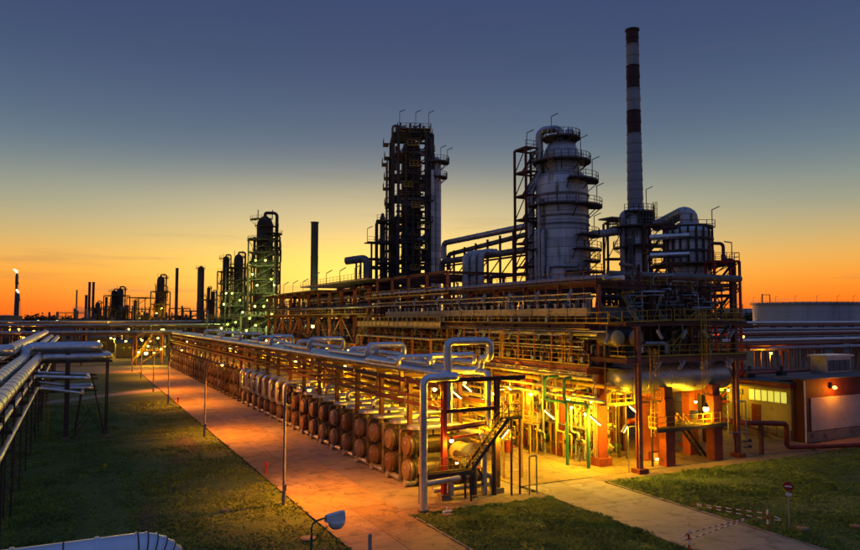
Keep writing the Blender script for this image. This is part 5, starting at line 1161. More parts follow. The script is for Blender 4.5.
# ============================================================ FAR SKYLINE
def far_column(px, d, wpx, top, label, nplat=6, m='dark_steel', stackpipe=True, lamps=0, dome=True, name='column'):
    c = spot(px, d); h = height(px, top, d); r = wpx/2*d/FPX*.72; a = face(c)
    t = thing(name, label, 'column', (c.x,c.y,0)); X, Y = c.x, c.y
    MB().lathe([(r,0),(r,h*.55),(r*.92,h*.56),(r*.92,h-r),(r*.7,h-r*.4),(r*.2,h)], (X,Y,0), 'Z', 14).build('shell', m, t)
    for i in range(nplat):
        z = h*(.3+.67*i/max(1,nplat-1)); a0 = a-1.5+((i*1.7)%2.6)-.6; plat(t, c, z, r, r*random.uniform(1.45,1.95), a0, a0+2.2, n=6, rail='dark_steel')
    if nplat > 3:
        for i in range(nplat):
            z = h*(.2+.7*random.random()); s_ = a+random.choice((-1,1))*random.uniform(1.1,1.6); q = r*random.uniform(1.1,1.5)
            MB().pipe([(X+r*.8*math.cos(s_),Y+r*.8*math.sin(s_),z),(X+q*1.2*math.cos(s_),Y+q*1.2*math.sin(s_),z),(X+q*1.2*math.cos(s_),Y+q*1.2*math.sin(s_),z-h*.1),(X+r*.8*math.cos(s_),Y+r*.8*math.sin(s_),z-h*.1)], r*.1, r*.2, 6).build('reboiler_loop', m, t)
        for dx in (-1,1): MB().bar((X+_r.x*r*dx*.8,Y+_r.y*r*dx*.8,h-r*.4),(X+_r.x*r*dx*.8,Y+_r.y*r*dx*.8,h+r*.7),r*.08).build('davit', m, t)
    if stackpipe:
        s = a+1.45; MB().pipe([(X,Y,h-.2),(X,Y,h+r*.35),(X+r*1.3*math.cos(s),Y+r*1.3*math.sin(s),h+r*.35),(X+r*1.3*math.cos(s),Y+r*1.3*math.sin(s),4)], r*.18, r*.4, 8).build('overhead_pipe', m, t)
        s = a-1.3; MB().cyl((X+r*1.15*math.cos(s),Y+r*1.15*math.sin(s),3), (X+r*1.15*math.cos(s),Y+r*1.15*math.sin(s),h*.85), r*.14, 6).build('side_pipe', m, t)
    return t
def far_stack(px, d, wpx, top, label, m='stack_dark', base=1.0):
    c = spot(px, d); h = height(px, top, d); r = wpx/2*d/FPX
    t = thing('smokestack', label, 'chimney', (c.x,c.y,0)); MB().lathe([(r*1.15,0),(r,h*.6),(r,h*.72),(r*1.05,h*.722),(r*1.05,h*.728),(r*.98,h*.73),(r*.98,h-.4),(r*1.12,h-.38),(r*1.12,h)], (c.x,c.y,0), 'Z', 16).build('shaft', m, t)
    MB().box((c.x-r*2,c.y-r*2,0),(c.x+r*2,c.y+r*2,h*.12)).build('base', 'dark_steel', t); return t
far_stack(314, 300, 7.5, 222, 'plain dark smokestack standing right of the left tower group')
t = far_column(264, 230, 25, 216, 'tall dark column tower with many platforms at centre left', 15)
c = spot(264,232); lattice(t, c.x-.5, c.y+2, 4.0, 3.0, 0, height(264,262,230), 5, m='dark_steel', w_=.5)
far_column(225.5, 260, 10, 256, 'slim dark column, left of the two beside the tall tower', 9); far_column(238, 258, 14, 254, 'thicker dark column just left of the tall tower', 10)
far_column(200.5, 330, 10, 266, 'round-topped tall column beyond the far end of the rack', 3, stackpipe=False); far_column(208.5, 330, 5, 287, 'small slim column right of the round-topped one', 4); far_column(213, 335, 6, 291, 'short column right of the round-topped one', 4)
far_stack(176.5, 420, 3.0, 268, 'thin dark smokestack trailing smoke, right of the lit column'); far_column(160.5, 400, 11, 276, 'lit far column with platforms beside the thin smokestack', 7)
far_column(114, 450, 8, 290, 'left of the two joined dark columns on the skyline', 6); far_column(120, 450, 10, 288, 'right of the two joined dark columns on the skyline', 7)
far_stack(106.5, 470, 2.6, 297, 'short dark smokestack left of the joined columns'); far_stack(89.3, 500, 2.4, 282, 'left one of the twin smokestacks'); far_stack(93.2, 500, 2.4, 282, 'right one of the twin smokestacks'); far_stack(86.3, 505, 2.6, 295, 'shorter smokestack left of the twin smokestacks')
far_column(98, 480, 7, 302, 'squat dark column right of the twin smokestacks', 4); far_stack(76.7, 650, 1.4, 290, 'thin pale smokestack by the steam cloud')
far_column(135.5, 390, 5, 300, 'slim column inside the lit frame on the skyline', 3)
for px, d, wp, top, dp, lb in ((142,395,18,298,8,'square open steel frame full of lights on the left skyline'), (186,300,24,316,8,'low dark steel frame beyond the far end of the rack'), (122,330,30,326,8,'low steel frame with rows of lights left of the road end'), (232,235,34,318,8,'dark steel base frame below the slim columns'), (265,215,34,316,8,'dark steel base frame with lamps below the tall tower'), (90,420,26,320,8,'low dark frame under the twin smokestacks'), (165,260,26,331,8,'low frame of pipes right at the end of the road')):
    c = spot(px, d); t = thing('process_unit', lb, 'steel structure', (c.x,c.y,0)); hw = wp/2*d/FPX; z = height(px, top, d); lattice(t, c.x, c.y, hw, dp, 0, z, max(4, z/4), m='dark_steel', w_=.45, rot=-YAW)
    for k in range(5): q = (k-2)/2.4; MB().lathe([(hw*.09,0),(hw*.09,z*.75),(hw*.03,z*.8)], (c.x+hw*q*.9,c.y-dp*.3,0), 'Z', 8).build('vessel', ('grey_steel','dark_steel','silver_dull')[k%3], t)
for px, d, hwp, top in ((237,256,9,268),(225.5,258,6.5,272),(160.5,398,7,292),(117,448,9,296),(264,228,13,240),(98,478,5,308),(208,332,7,300)):
    c = spot(px, d); t = thing('column_scaffold', 'dark open scaffold round the skyline column at '+{237:'the thicker one left of the tall tower',225.5:'the slim one left of the tall tower',160.5:'the lit far group',117:'the joined pair',264:'the tall tower',98:'the twin smokestacks',208:'the round-topped one'}[px], 'scaffold', (c.x,c.y,0), 'scaffolds round the skyline columns'); hw = hwp*d/FPX
    lattice(t, c.x, c.y, hw, hw, 0, height(px, top, d), 4.2 if d < 300 else 6.5, m='dark_steel', w_=.4 if d < 300 else .6, rot=-YAW, rails='dark_steel')
for i, (px, d, wp, top) in enumerate(((72,440,20,311),(104,400,18,309),(128,370,16,309),(150,350,18,313),(172,310,18,312),(196,300,18,310),(214,280,14,313),(245,250,16,308),(50,460,18,314),(180,360,14,306))):
    c = spot(px, d); t = thing('process_unit', 'dark low process block full of vessels on the left skyline, '+ORD[i]+' counted', 'steel structure', (c.x,c.y,0), 'low process blocks on the skyline'); hw = wp/2*d/FPX; z = height(px, top, d)
    lattice(t, c.x, c.y, hw, 5, 0, z*random.uniform(.75,1), 4.2, m='dark_steel', w_=.5, rot=-YAW, rails='dark_steel')
    for k in range(7): q = (k-3)/3.4; r_ = hw*random.uniform(.07,.16); hh = z*random.uniform(.55,1.12); MB().lathe([(r_,0),(r_,hh-r_),(r_*.5,hh)], (c.x+_r.x*hw*q,c.y+_r.y*hw*q-1,0), 'Z', 8).build('vessel', random.choice(('grey_steel','dark_steel','dark_steel')), t)
    MB().bar((c.x-_r.x*hw*1.4,c.y-_r.y*hw*1.4,z*.7),(c.x+_r.x*hw*1.4,c.y+_r.y*hw*1.4,z*.7),.9).build('pipe', 'grey_steel', t)
# flare stack with flame
for i, (px, top, lb) in enumerate(((16.2,273,'taller flare stack with a small flame at the left edge'), (18.4,293,'shorter flare stack with a small flame beside the taller one'))):
    c = spot(px, 620); h = height(px, top, 620); t = thing('flare_stack', lb, 'flare stack', (c.x,c.y,0), 'flare stacks')
    MB().lathe([(1.0,0),(.9,h*.8),(1.25,h*.82),(1.25,h-3),(.7,h)], (c.x,c.y,0), 'Z', 12).build('stack', 'grey_steel', t)
    for k in range(3): aa = 2.1*k; MB().bar((c.x+2.6*math.cos(aa),c.y+2.6*math.sin(aa),0),(c.x+1.4*math.cos(aa),c.y+1.4*math.sin(aa),h*.85),.35).build('derrick_leg', 'grey_steel', t)
    MB().sweep([((c.x,c.y,h),(0,0,1),.5),((c.x-.4,c.y,h+1.4),(-.5,0,1),1.1 if i == 0 else .7),((c.x-1.6,c.y,h+2.6),(-.8,0,.6),.8),((c.x-(3.2 if i == 0 else 2),c.y,h+3.2),(-1,0,.3),.1)], 10).build('flame', 'glow_flame', t)
# storage tanks
def tank(px, d, wpx, top, m, label, rail=True):
    c = spot(px, d); r = wpx/2*d/FPX; h = height(px, top, d); t = thing('storage_tank', label, 'tank', (c.x,c.y,0)); a = face(c)
    n = 5; pr = [(r,0)]
    for i in range(1, n+1): z = h*i/n; pr += [(r,z-.25),(r+.12,z-.25),(r+.12,z-.05),(r,z-.05)]
    MB().lathe(pr+[(r,h),(r*.5,h+.3),(.1,h+.5)], (c.x,c.y,0), 'Z', 56).build('shell', m, t)
    if rail:
        d_ = MB().ring((c.x,c.y,0), r, r+1.0, h-1.0, h-.85, n=56).build('wind_girder', m, t); rail_mb([(c.x+(r+.9)*math.cos(2*PI*i/56), c.y+(r+.9)*math.sin(2*PI*i/56), h-.85) for i in range(57)], step=4, w=.14).build('railing', 'grey_steel', d_)
        b = MB()
        for i in range(18):
            a0 = a-.75-i*.028; b.bar((c.x+(r+.2)*math.cos(a0),c.y+(r+.2)*math.sin(a0),1+i*(h-2)/18),(c.x+(r+1.2)*math.cos(a0),c.y+(r+1.2)*math.sin(a0),1+i*(h-2)/18),.9,.2)
        b.build('spiral_stair', 'grey_steel', t)
        for k in range(8): a0 = a-1.3+k*.37; pole_lamp(t, (c.x+r*math.cos(a0),c.y+r*math.sin(a0),h), 2.6)
        b = MB(); a0 = a-.95; b.cbox((c.x+(r-1)*math.cos(a0),c.y+(r-1)*math.sin(a0),h+2.2),(.4,.4,4.4)); b.cbox((c.x+(r-1)*math.cos(a0)+3,c.y+(r-1)*math.sin(a0)-2,h+2),(.3,.3,4)); b.bar((c.x+(r-1)*math.cos(a0),c.y+(r-1)*math.sin(a0),h+4),(c.x+(r-1)*math.cos(a0)+3,c.y+(r-1)*math.sin(a0)-2,h+4),.3); b.build('gauge_frame', 'dark_steel', t)
        p = (c.x+(r+.06)*math.cos(a-.45), c.y+(r+.06)*math.sin(a-.45)); MB().cbox((*p,h*.38),(1.6,1.6,1.6)).build('hatch', 'grey_steel', t)
tank(806, 350, 98, 303, 'tank_white', 'big pale flat-roofed storage tank with railing on the right horizon')
tank(739, 520, 40, 309, 'tank_white', 'smaller pale tank behind the big one, partly hidden', False); tank(878, 420, 40, 308, 'tank_dark', 'dark tank at the right picture edge', False)
tank(6, 330, 30, 316, 'tank_dark', 'dark round tank at the left picture edge', False); tank(-30, 420, 40, 314, 'tank_dark', 'dark tank left of the flare stacks', False)
# ============================================================ RIGHT SIDE: BUILDING, PIPES, RACKS
bd = thing('building', 'low flat-roofed building with yellow wall, lit window band and a red wing', 'building', (74,52,0))
MB().box((73.5,53.6,0),(92,74,6.0)).build('wall', 'wall_yellow', bd)
rf = MB().box((72.9,53.2,6.45),(92.4,74.5,6.62)).build('roof', 'roof_felt', bd); MB().box((72.8,53.1,6.0),(92.5,74.6,6.45)).build('fascia', 'door_red', rf)
MB().box((73.2,53.5,0),(73.49,74,1.15)).build('plinth', 'concrete_dark', bd)
for i in range(6):
    y = 54.0+i*.86; f = MB().box((73.40,y,4.12),(73.495,y+.80,5.45)).build('window', 'white_paint', bd); MB().box((73.385,y+.05,4.17),(73.398,y+.75,5.40)).build('pane', 'glow_window', f)
for y in (62.3, 65.0): f = MB().box((73.40,y,3.6),(73.495,y+1.2,5.2)).build('window', 'white_paint', bd); MB().box((73.385,y+.06,3.66),(73.398,y+.57,5.14)).box((73.385,y+.63,3.66),(73.398,y+1.14,5.14)).build('pane', 'glass_dark', f)
d = MB().box((73.42,57.6,1.15),(73.5,58.8,3.65)).build('door', 'door_red', bd); MB().box((73.36,57.75,2.3),(73.42,57.9,2.4)).build('handle', 'lamp_grey', d); d = MB().box((73.42,63.6,1.15),(73.5,64.6,3.5)).build('door', 'door_red', bd)
MB().box((72.2,57.0,0),(73.2,59.4,1.1)).build('steps', 'concrete', bd); MB().box((72.6,53.0,5.86),(72.78,74.6,5.99)).build('gutter', 'grey_steel', bd); MB().box((73.38,60.0,4.6),(73.49,60.5,5.2)).build('meter_box', 'grey_steel', bd); MB().bar((73.45,60.25,4.6),(73.45,60.25,1.2),.05).build('conduit', 'grey_steel', bd); MB().bar((73.45,53.7,5.7),(73.45,73,5.7),.06).build('conduit', 'grey_steel', bd)
railing([(72.2,59.4,1.1),(72.2,54.5,.4)], bd, 'brown_steel', step=1.2)
MB().box((73.9,51.95,0),(112,53.55,7.0)).build('wing_wall', 'wing_red', bd); MB().box((73.6,51.7,7.0),(112,56,7.14)).build('wing_roof', 'roof_felt', bd)
MB().box((74.6,51.86,1.25),(111,51.945,4.95)).build('wing_panel', 'panel_pale', bd); MB().box((73.9,51.8,.0),(112,51.94,1.15)).build('wing_plinth', 'concrete_dark', bd)
MB().cyl((73.75,52.0,0),(73.75,52.0,6.9),.09,8).build('downpipe', 'white_paint', bd); MB().cyl((73.3,53.3,0),(73.3,53.3,6),.08,8).build('downpipe', 'brown_steel', bd)
t = thing('rooftop_unit', 'silver louvred ventilation unit on the building roof', 'ventilation unit', (84,58,6.65)); p = at(832, 356, Y=58)
MB().box((p.x-2.4,57.2,6.65),(p.x+2.6,59.4,9.0)).build('body', 'silver', t); MB().box((p.x-2.7,56.9,9.0),(p.x+2.9,59.7,9.25)).build('hood', 'silver', t)
for i in range(4): MB().box((p.x-2.1+i*1.15,57.14,7.2),(p.x-1.1+i*1.15,57.19,8.6)).build('louvre', 'grey_steel', t)
for i, (y, x0, x1) in enumerate(((60.0,74,88),(63,74.5,84))): o = MB().pipe([(x0,y,6.66),(x0,y,7.2),(x1,y,7.2),(x1,y,6.66)], .22, .4, 10).build('roof_pipe', 'salmon_steel'); tag(o, ['orange-brown pipe lying across the front of the building roof','orange-brown pipe farther back on the building roof'][i], 'pipe')
for i, (x, y) in enumerate(((76,61),(78.5,64),(80,59.5))): o = MB().box((x-.5,y-.4,6.63),(x+.5,y+.4,7.3)).lathe([(.2,7.3),(.2,7.8),(.35,7.85),(.1,8.0)], (x,y,0), 'Z', 8).build('roof_vent', 'dark_steel'); tag(o, 'small dark roof vent on the building, '+ORD[i]+' from the wall edge', 'vent', 'roof vents on the building')
p = at(833, 387, Y=51.6); t = thing('wall_lamp', 'orange wall lamp on the red wing of the building', 'lamp', p)
MB().box((p.x-.2,p.y-.02,p.z-.15),(p.x+.2,51.94,p.z+.2)).build('housing', 'dark_steel', t); MB().lathe([(.06,-.24),(.2,-.15),(.24,.0),(.1,.12)], (p.x,p.y-.2,p.z), 'Z', 10).build('lens', 'glow_orange', t); lamp_light(t, (p.x,p.y-.8,p.z-.25), 520, ORA, .1)
p = Vector((71.6,60.6,5.2)); bulb_lamp(p, 'yellow lamp on the yellow building wall', 260, .14, post=(73.5,60.6,5.8)); bulb_lamp((72.4,64.0,5.2), 'second yellow lamp on the yellow building wall, half hidden', 500, .14, post=(73.5,64,5.8))
o = MB().box((101,51.2,0),(104,51.9,12)).build('red_tower', 'door_red'); tag(o, 'dark red wall slab at the right picture edge above the wing', 'wall')
# red pipe: raised run, drop, then along the ground
t = thing('red_pipe', 'red pipe on posts dropping at its end to lie along the lawn', 'pipe', (67.2,49.4,0))
MB().pipe([(50,54.6,3.6),(58.5,54.6,3.6),(61.5,49.8,3.3),(67.2,49.6,2.9),(67.2,49.6,.45),(71,48.2,.45),(84,44.4,.45)], .26, .42, 14).build('pipe', 'pipe_red', t)
for x, y, z in ((63.4,49.72,3.1),(70,48.55,.45),(76,46.75,.45),(82,45.0,.45)): MB().box((x-.16,y-.16,0),(x+.16,y+.16,z-.2)).build('support', 'brown_steel' if z > 1 else 'concrete_dark', t)
t = thing('valve_tree', 'small valve tree on the foot of the right front post', 'valve', (60.9,49.5,0)); MB().pipe([(60.8,49.4,.05),(60.8,49.4,5.6),(59.5,49.4,5.6)], .07, .15, 8).build('pipe', 'lamp_grey', t)
for z in (1.0, 1.6): MB().cyl((60.4,49.4,z),(61.3,49.4,z),.08,8).lathe([(.18,-.04),(.18,.04)], (61.35,49.4,z), 'X', 10).build('valve', 'dark_steel', t)
MB().pipe([(58.0,49.2,5.7),(58.0,49.2,2.6),(60.6,49.2,2.6)], .05, .1, 8).build('branch', 'lamp_grey', t)
# cross-country racks behind the building
k = 0
RK = [(168,[(322.5,.55),(325.5,.4)]), (150,[(329,.45),(331.5,.35)]), (132,[(333.5,.55),(336,.3)]), (118,[(339.5,.5),(343,.35)]), (100,[(347.5,.4)])]
for i, (Y, rows) in enumerate(RK):
    zs = [at(800, py, Y=Y).z for py, r in rows]; x0, x1 = Y*1.0, Y*2.4
    t = thing('pipe_rack', 'low pipe rack crossing behind the building, '+ORD[i]+' from the back', 'pipe rack', (x0,Y,0), 'racks behind the building')
    x = x0
    while x < x1:
        for dy in (-.8, .8): MB().bar((x,Y+dy,0),(x,Y+dy,min(zs)-.3),.28).build('post', 'brown_steel', t)
        MB().bar((x,Y-1.1,min(zs)-.5),(x,Y+1.1,min(zs)-.5),.3).build('beam', 'brown_steel', t); x += 9
    for (py, r), z in zip(rows, zs):
        for q, dy in enumerate((-.7, .6)):
            e0 = x0+random.uniform(0, 40)*(q); o = MB().pipe([(e0,Y+dy,z-1.5),(e0,Y+dy,z),(x1,Y+dy,z)], r*(1 if q == 0 else .7), .8, 10, seam=6).build('pipeline', ('silver','silver_dull','salmon_steel')[k%3]); k += 1
            tag(o, 'long pipe crossing behind the building, '+ORD[k-1]+' counted from the back', 'pipe', 'pipes behind the building')
for i, (px, py, Y) in enumerate(((743,336.5,105),(716,330,130),(771,353,98))):
    p = at(px, py, Y=Y); t = bulb_lamp(p, ['orange lamp on a pole left of the racks behind the building','orange lamp seen through the stair tower','orange lamp on the small red pump house'][i], 900, .3, m='glow_orange', col=ORA); MB().bar((p.x,p.y+.3,0),(p.x,p.y+.3,p.z+.5),.14).build('pole', 'pole_grey', t)
t = thing('pipe_trestle', 'small red pipe frame behind the building roof', 'steel structure', (112,98,0))
for i in range(5):
    x = 104+i*4.5; MB().bar((x,98,0),(x,98,8),.35).build('post', 'red_paint', t)
MB().bar((102,98,8.1),(128,98,8.1),.35).build('beam', 'red_paint', t); MB().pipe([(103,97.6,8.6),(150,97.6,8.6)], .4, 1, 10).build('pipe', 'salmon_steel', t); MB().box((118,96,0),(121,98,7.4)).build('cabinet', 'cream_paint', t)
# ============================================================ LEFT FOREGROUND RACK
t = thing('pipeline', 'silver pipe nearest the lawn on the left rack, looping out over the lawn', 'pipe', (-3.6,30,9.45), 'pipes of the left rack')
MB().pipe([(-3.6,20,9.45),(-3.6,92.2,9.45),(3.7,92.2,9.45),(3.7,97.5,9.45),(-3.6,97.5,9.45),(-3.6,190,9.45)], .45, .8, 14, seam=2.6).build('pipe', 'silver', t)
t = thing('pipeline', 'second silver pipe of the left rack with the upper loop over the lawn', 'pipe', (-4.8,30,9.5), 'pipes of the left rack')
MB().pipe([(-4.9,20,9.55),(-4.9,90.0,9.55),(-4.9,93.5,10.55),(2.6,93.5,10.55),(2.6,98.8,10.55),(-4.9,98.8,10.55),(-4.9,103,9.6),(-4.9,190,9.6)], .5, .8, 14, seam=2.6).build('pipe', 'silver', t)
t = thing('pipeline', 'thick silver pipe entering from the left edge and turning along the left rack', 'pipe', (-6.2,86,10.4), 'pipes of the left rack')
MB().pipe([(-30,86,10.6),(-6.1,86,10.6),(-6.1,190,10.6)], .62, 1.1, 14, seam=2.4).build('pipe', 'silver', t)
for i, (x, z, r) in enumerate(((-7.3,9.4,.3),(-8.2,9.4,.24),(-3.9,7.5,.2),(-4.6,7.5,.14),(-3.5,6.3,.16),(-5.4,7.6,.24))):
    o = MB().pipe([(x,22,z),(x,91-i*.5,z),(2.2-i*.3,91-i*.5,z-.2*i),(2.2-i*.3,95+i*.4,z-.2*i),(x,95+i*.4,z),(x,185,z)] if i in (2,4) else [(x,22,z),(x,188,z)], r, .5, 12, seam=3).build('pipeline', 'silver' if i != 3 else 'silver_dull'); tag(o, ['thin pipe at the far side of the left rack','farthest thin pipe of the left rack','lower pipe of the left rack with a loop over the lawn','thin lower inner pipe of the left rack','lowest pipe of the left rack with a small loop','lower hidden pipe of the left rack'][i], 'pipe', 'pipes of the left rack')
lr = thing('pipe_rack', 'dark steel rack with lattice posts along the left picture edge', 'pipe rack', (-5,60,0))
y = 33.0
while y < 190:
    for x in (-8.4, -3.9):
        for dx in (-.22, .22): MB().bar((x+dx,y,0),(x+dx,y,9.0),.12).build('post', 'dark_steel', lr)
        b = MB(); z = .4
        while z < 8.6: b.bar((x-.22,y,z),(x+.22,y,z+.5),.05); b.bar((x+.22,y,z+.5),(x-.22,y,z+1.0),.05); z += 1.0
        b.build('lacing', 'dark_steel', lr)
    MB().bar((-8.8,y,8.9),(-3.1,y,8.9),.2,.3).build('beam', 'dark_steel', lr); MB().bar((-8.6,y,7.1),(-3.2,y,7.1),.16,.24).build('beam', 'dark_steel', lr); MB().bar((-4.4,y,6.0),(-3.2,y,6.0),.12,.16).build('beam', 'dark_steel', lr); y += 8.4
bs = thing('loop_support', 'dark steel trestle holding the pipe loops over the left lawn', 'trestle', (0,94,0))
for x, y in ((3.7,92.4),(3.7,97.3)): MB().bar((x,y,0),(x,y,9.0),.16).build('post', 'dark_steel', bs)
for y in (92.0, 97.6):
    MB().bar((-.6,y,0),(-.6,y,10.0),.5,.3).build('post', 'dark_steel', bs)
    MB().bar((-3.4,y,8.9),(4.1,y,8.9),.18,.28).build('beam', 'dark_steel', bs); MB().bar((-3.4,y,10.0),(3.0,y,10.0),.14,.2).build('beam', 'dark_steel', bs); MB().bar((-3.4,y,6.9),(2.6,y,6.9),.14,.2).build('beam', 'dark_steel', bs); MB().bar((-3.4,y,5.5),(2.6,y,5.5),.14,.2).build('beam', 'dark_steel', bs)
    MB().bar((.3,y,0.1),(1.0,y,5.6),.14).build('brace', 'dark_steel', bs); MB().bar((3.5,y,.1),(2.0,y,6.9),.14).build('brace', 'dark_steel', bs); MB().bar((.4,y,.4),(1.9,y,2.6),.1).build('brace', 'dark_steel', bs); MB().bar((3.4,y,.4),(1.9,y,2.6),.1).build('brace', 'dark_steel', bs)
    MB().box((3.4,y-.3,0),(4.0,y+.3,.25)).build('footing', 'concrete_dark', bs); MB().box((-.95,y-.35,0),(-.25,y+.35,.25)).build('footing', 'concrete_dark', bs)
o = MB().pipe([(-3.4,93,5.75),(2.1,93,5.75),(2.1,96.8,5.75),(-3.4,96.8,5.75)], .22, .5, 12, seam=2).build('pipeline', 'silver'); tag(o, 'lowest horizontal pipe loop inside the trestle over the left lawn', 'pipe', 'pipes of the left rack')
# yellow ladder at the trestle
t = thing('service_ladder', 'rusty yellow service ladder behind the left rack posts', 'ladder', (-2.6,91,0)); ladder((-2.6,91,0), 8.8, t, along=(1,0,0), cage=False)
# cross pipe bridges at the far end of the lawn
for i, (Y, z, x0, x1) in enumerate(((232,9.2,-110,30),(262,11.0,-130,60),(300,12.0,-150,90))):
    t = thing('pipe_bridge', ['nearest','middle','farthest'][i]+' of three pipe bridges crossing beyond the left lawn', 'pipe bridge', (x0,Y,0), 'pipe bridges beyond the lawn'); x = x0
    while x <= x1:
        for dy in (-1.5, 1.5): MB().bar((x,Y+dy,0),(x,Y+dy,z),.5).build('post', 'red_concrete' if i == 0 else 'brown_steel', t)
        MB().bar((x,Y-2,z),(x,Y+2,z),.4).build('beam', 'brown_steel', t); x += 14
    for dy in (-1.9, 1.9): MB().bar((x0,Y+dy,z-.1),(x1,Y+dy,z-.1),.3,.6).build('girder', 'brown_steel', t)
    for q in range(4): o = MB().pipe([(x0-20,Y-1.4+q*.9,z+.65),(x1,Y-1.4+q*.9,z+.65)], .38, 1, 8).build('pipeline', 'silver_dull'); tag(o, ORD[q]+' pipe from the near side on the '+['nearest','middle','farthest'][i]+' cross bridge', 'pipe', 'pipes on the cross bridges')
# small lit pump station at the end of the road
t = thing('pump_station', 'small yellow-lit pump station with a stair at the end of the left road', 'pump station', (20,228,0)); lattice(t, 20, 226, 3.6, 2.5, 0, 9, 4.4, m='brown_steel', w_=.3)
stairs((15,222.8,0.1), (20.5,222.8,8.4), 1.0, (0,1,0), t)
for i, (px, py) in enumerate(((146,353),(154,352.6),(161,349),(148,346),(142,340),(158,338),(138.6,352))):
    p = at(px, py, Y=221); bulb_lamp(p, 'bright yellow lamp on the pump station at the road end, '+ORD[i]+' from its doorway', 1000 if i < 3 else 500, .5 if i == 0 else .28, 'lamps at the pump station', post=(p.x,p.y+2,p.z+1))
for i, (px, py) in enumerate(((177,356),)):
    pass
# far small lamps in the plant (the ones that show in the photograph)
FL = [(121,327,300),(126.5,327,300),(129.5,329,300),(134,327,300),(145.5,325,330),(148,325,330),(152,325.5,330),(115.5,339,260),(100,341,260),(163.5,330,245),(39,321,420),(58,321,420),(112,338,255),(127,341,240),(109,322,380),(140,318,380),(157,313,390),(162,308,390),(155,322,380)]
for i, (px, py, d) in enumerate(FL):
    c = spot(px, d); z = height(px, py, d); big = .7 if i in (10,11,9) else .38
    bulb_lamp((c.x,c.y,z), 'far yellow-green light on the left skyline, '+ORD[i]+' counted', 2500, big, 'far lights on the left skyline', m='glow_pale' if i not in (4,5,6,0,1) else 'glow_green', col=YEL, post=(c.x,c.y+1,z+2))
TL = [(265,260,228),(255,260,228),(271,279,228),(257,285,228),(274,285,228),(252,274,228),(255,306,214),(264,306,214),(256,325,212),(226,293,256),(232,293,256),(240,300,255),(224,304,256),(236,322,234),(228,324,234),(243,312,250),(250,318,213),(268,300,226),(313,326,140),(276,296,220),(247,330,205),(222,328,232),(272,314,213),(314,287,298),(319,287,298)]
for i, (px, py, d) in enumerate(TL):
    c = spot(px, d-8); z = height(px, py, d-8); bulb_lamp((c.x,c.y,z), 'greenish lamp on the column group at centre left, '+ORD[i]+' counted from the top', 800, .34, 'greenish lamps on the column group', m='glow_green' if i % 3 else 'glow_pale', col=GRN, post=(c.x,c.y+1.5,z+.8))
OL = [(22,333,230),(25,337.6,200),(35,331,230),(11,327,260),(20,329,240)]
for i, (px, py, d) in enumerate(OL):
    c = spot(px, d); z = height(px, py, d); t = bulb_lamp((c.x,c.y,z), 'small orange light beyond the left rack, '+ORD[i]+' counted', 1200, .35, 'orange lights beyond the left rack', m='glow_orange', col=ORA); MB().bar((c.x,c.y+.5,0),(c.x,c.y+.5,z+.8),.2).build('pole', 'pole_grey', t)
# low sheds and tanks in the middle distance on the left
for i, (px, d, wp, h, m) in enumerate(((20,300,34,7,'dark_steel'),(60,360,26,8,'grey_steel'),(104,290,22,6,'dark_steel'),(45,240,20,5,'cream_paint'),(130,255,24,5,'dark_steel'),(80,250,22,4.5,'grey_steel'))):
    c = spot(px, d); r = wp/2*d/FPX; t = thing('shed', ['dark low shed by the left edge','grey low shed on the left skyline','dark shed left of the road end','small tan shed behind the left rack','dark shed beside the pump station','grey shed beyond the pipe loops'][i], 'shed', (c.x,c.y,0))
    MB().box((c.x-r,c.y-4,0),(c.x+r,c.y+4,h)).build('wall', m, t); MB().add([(c.x-r-.4,c.y-4.5,h),(c.x+r+.4,c.y-4.5,h),(c.x+r+.4,c.y,h+1.3),(c.x-r-.4,c.y,h+1.3),(c.x+r+.4,c.y+4.5,h),(c.x-r-.4,c.y+4.5,h)], [(0,1,2,3),(3,2,4,5),(0,3,5),(1,4,2),(0,5,4,1)]).build('roof', 'roof_felt', t)
    for q in range(3): MB().box((c.x-r*.7+q*r*.6,c.y-4.06,h*.4),(c.x-r*.7+q*r*.6+r*.3,c.y-4.01,h*.75)).build('window', 'glass_dark', t)
# far trees on the horizon
def tree(px, d, top, wpx, label):
    c = spot(px, d); h = height(px, top, d); r = wpx/2*d/FPX; t = thing('tree', label, 'tree', (c.x,c.y,0), 'far trees on the horizon')
    b = MB(); b.lathe([(r*.09,0),(r*.06,h*.6)], (c.x,c.y,0), 'Z', 7)
    for k in range(5): a = k*1.3; b.bar((c.x,c.y,h*.4),(c.x+r*.6*math.cos(a),c.y+r*.6*math.sin(a),h*.7),r*.05)
    b.build('trunk', 'bark', t); b = MB(); q = r*.14
    for k in range(420):
        u = Vector((random.gauss(0,1),random.gauss(0,1),random.gauss(0,1))).normalized()*(random.random()**.4); lob = 1+.35*noise.noise(u*2.2+Vector((px,0,0)))
        p = Vector((c.x+u.x*r*lob, c.y+u.y*r*lob, h*.62+u.z*h*.38*lob)); e = Vector((random.uniform(-1,1),random.uniform(-1,1),random.uniform(-1,1)))*q; f = Vector((random.uniform(-1,1),random.uniform(-1,1),random.uniform(-1,1)))*q
        b.add([p-e-f,p+e-f,p+e+f,p-e+f], [(0,1,2,3)])
    b.build('crown', 'leaf', t)
for i, (px, d, top, w_) in enumerate(((30,520,315,12),(36,540,313.5,10),(44,520,314,9),(68,560,315.5,14),(750,500,313,18),(764,470,316,14),(726,480,316,16),(-8,560,313,16),(54,600,315,9),(102,620,315,10),(870,520,312,20))): tree(px, d, top, w_, 'dark far tree on the horizon, '+ORD[i]+' of those counted')
b = MB()
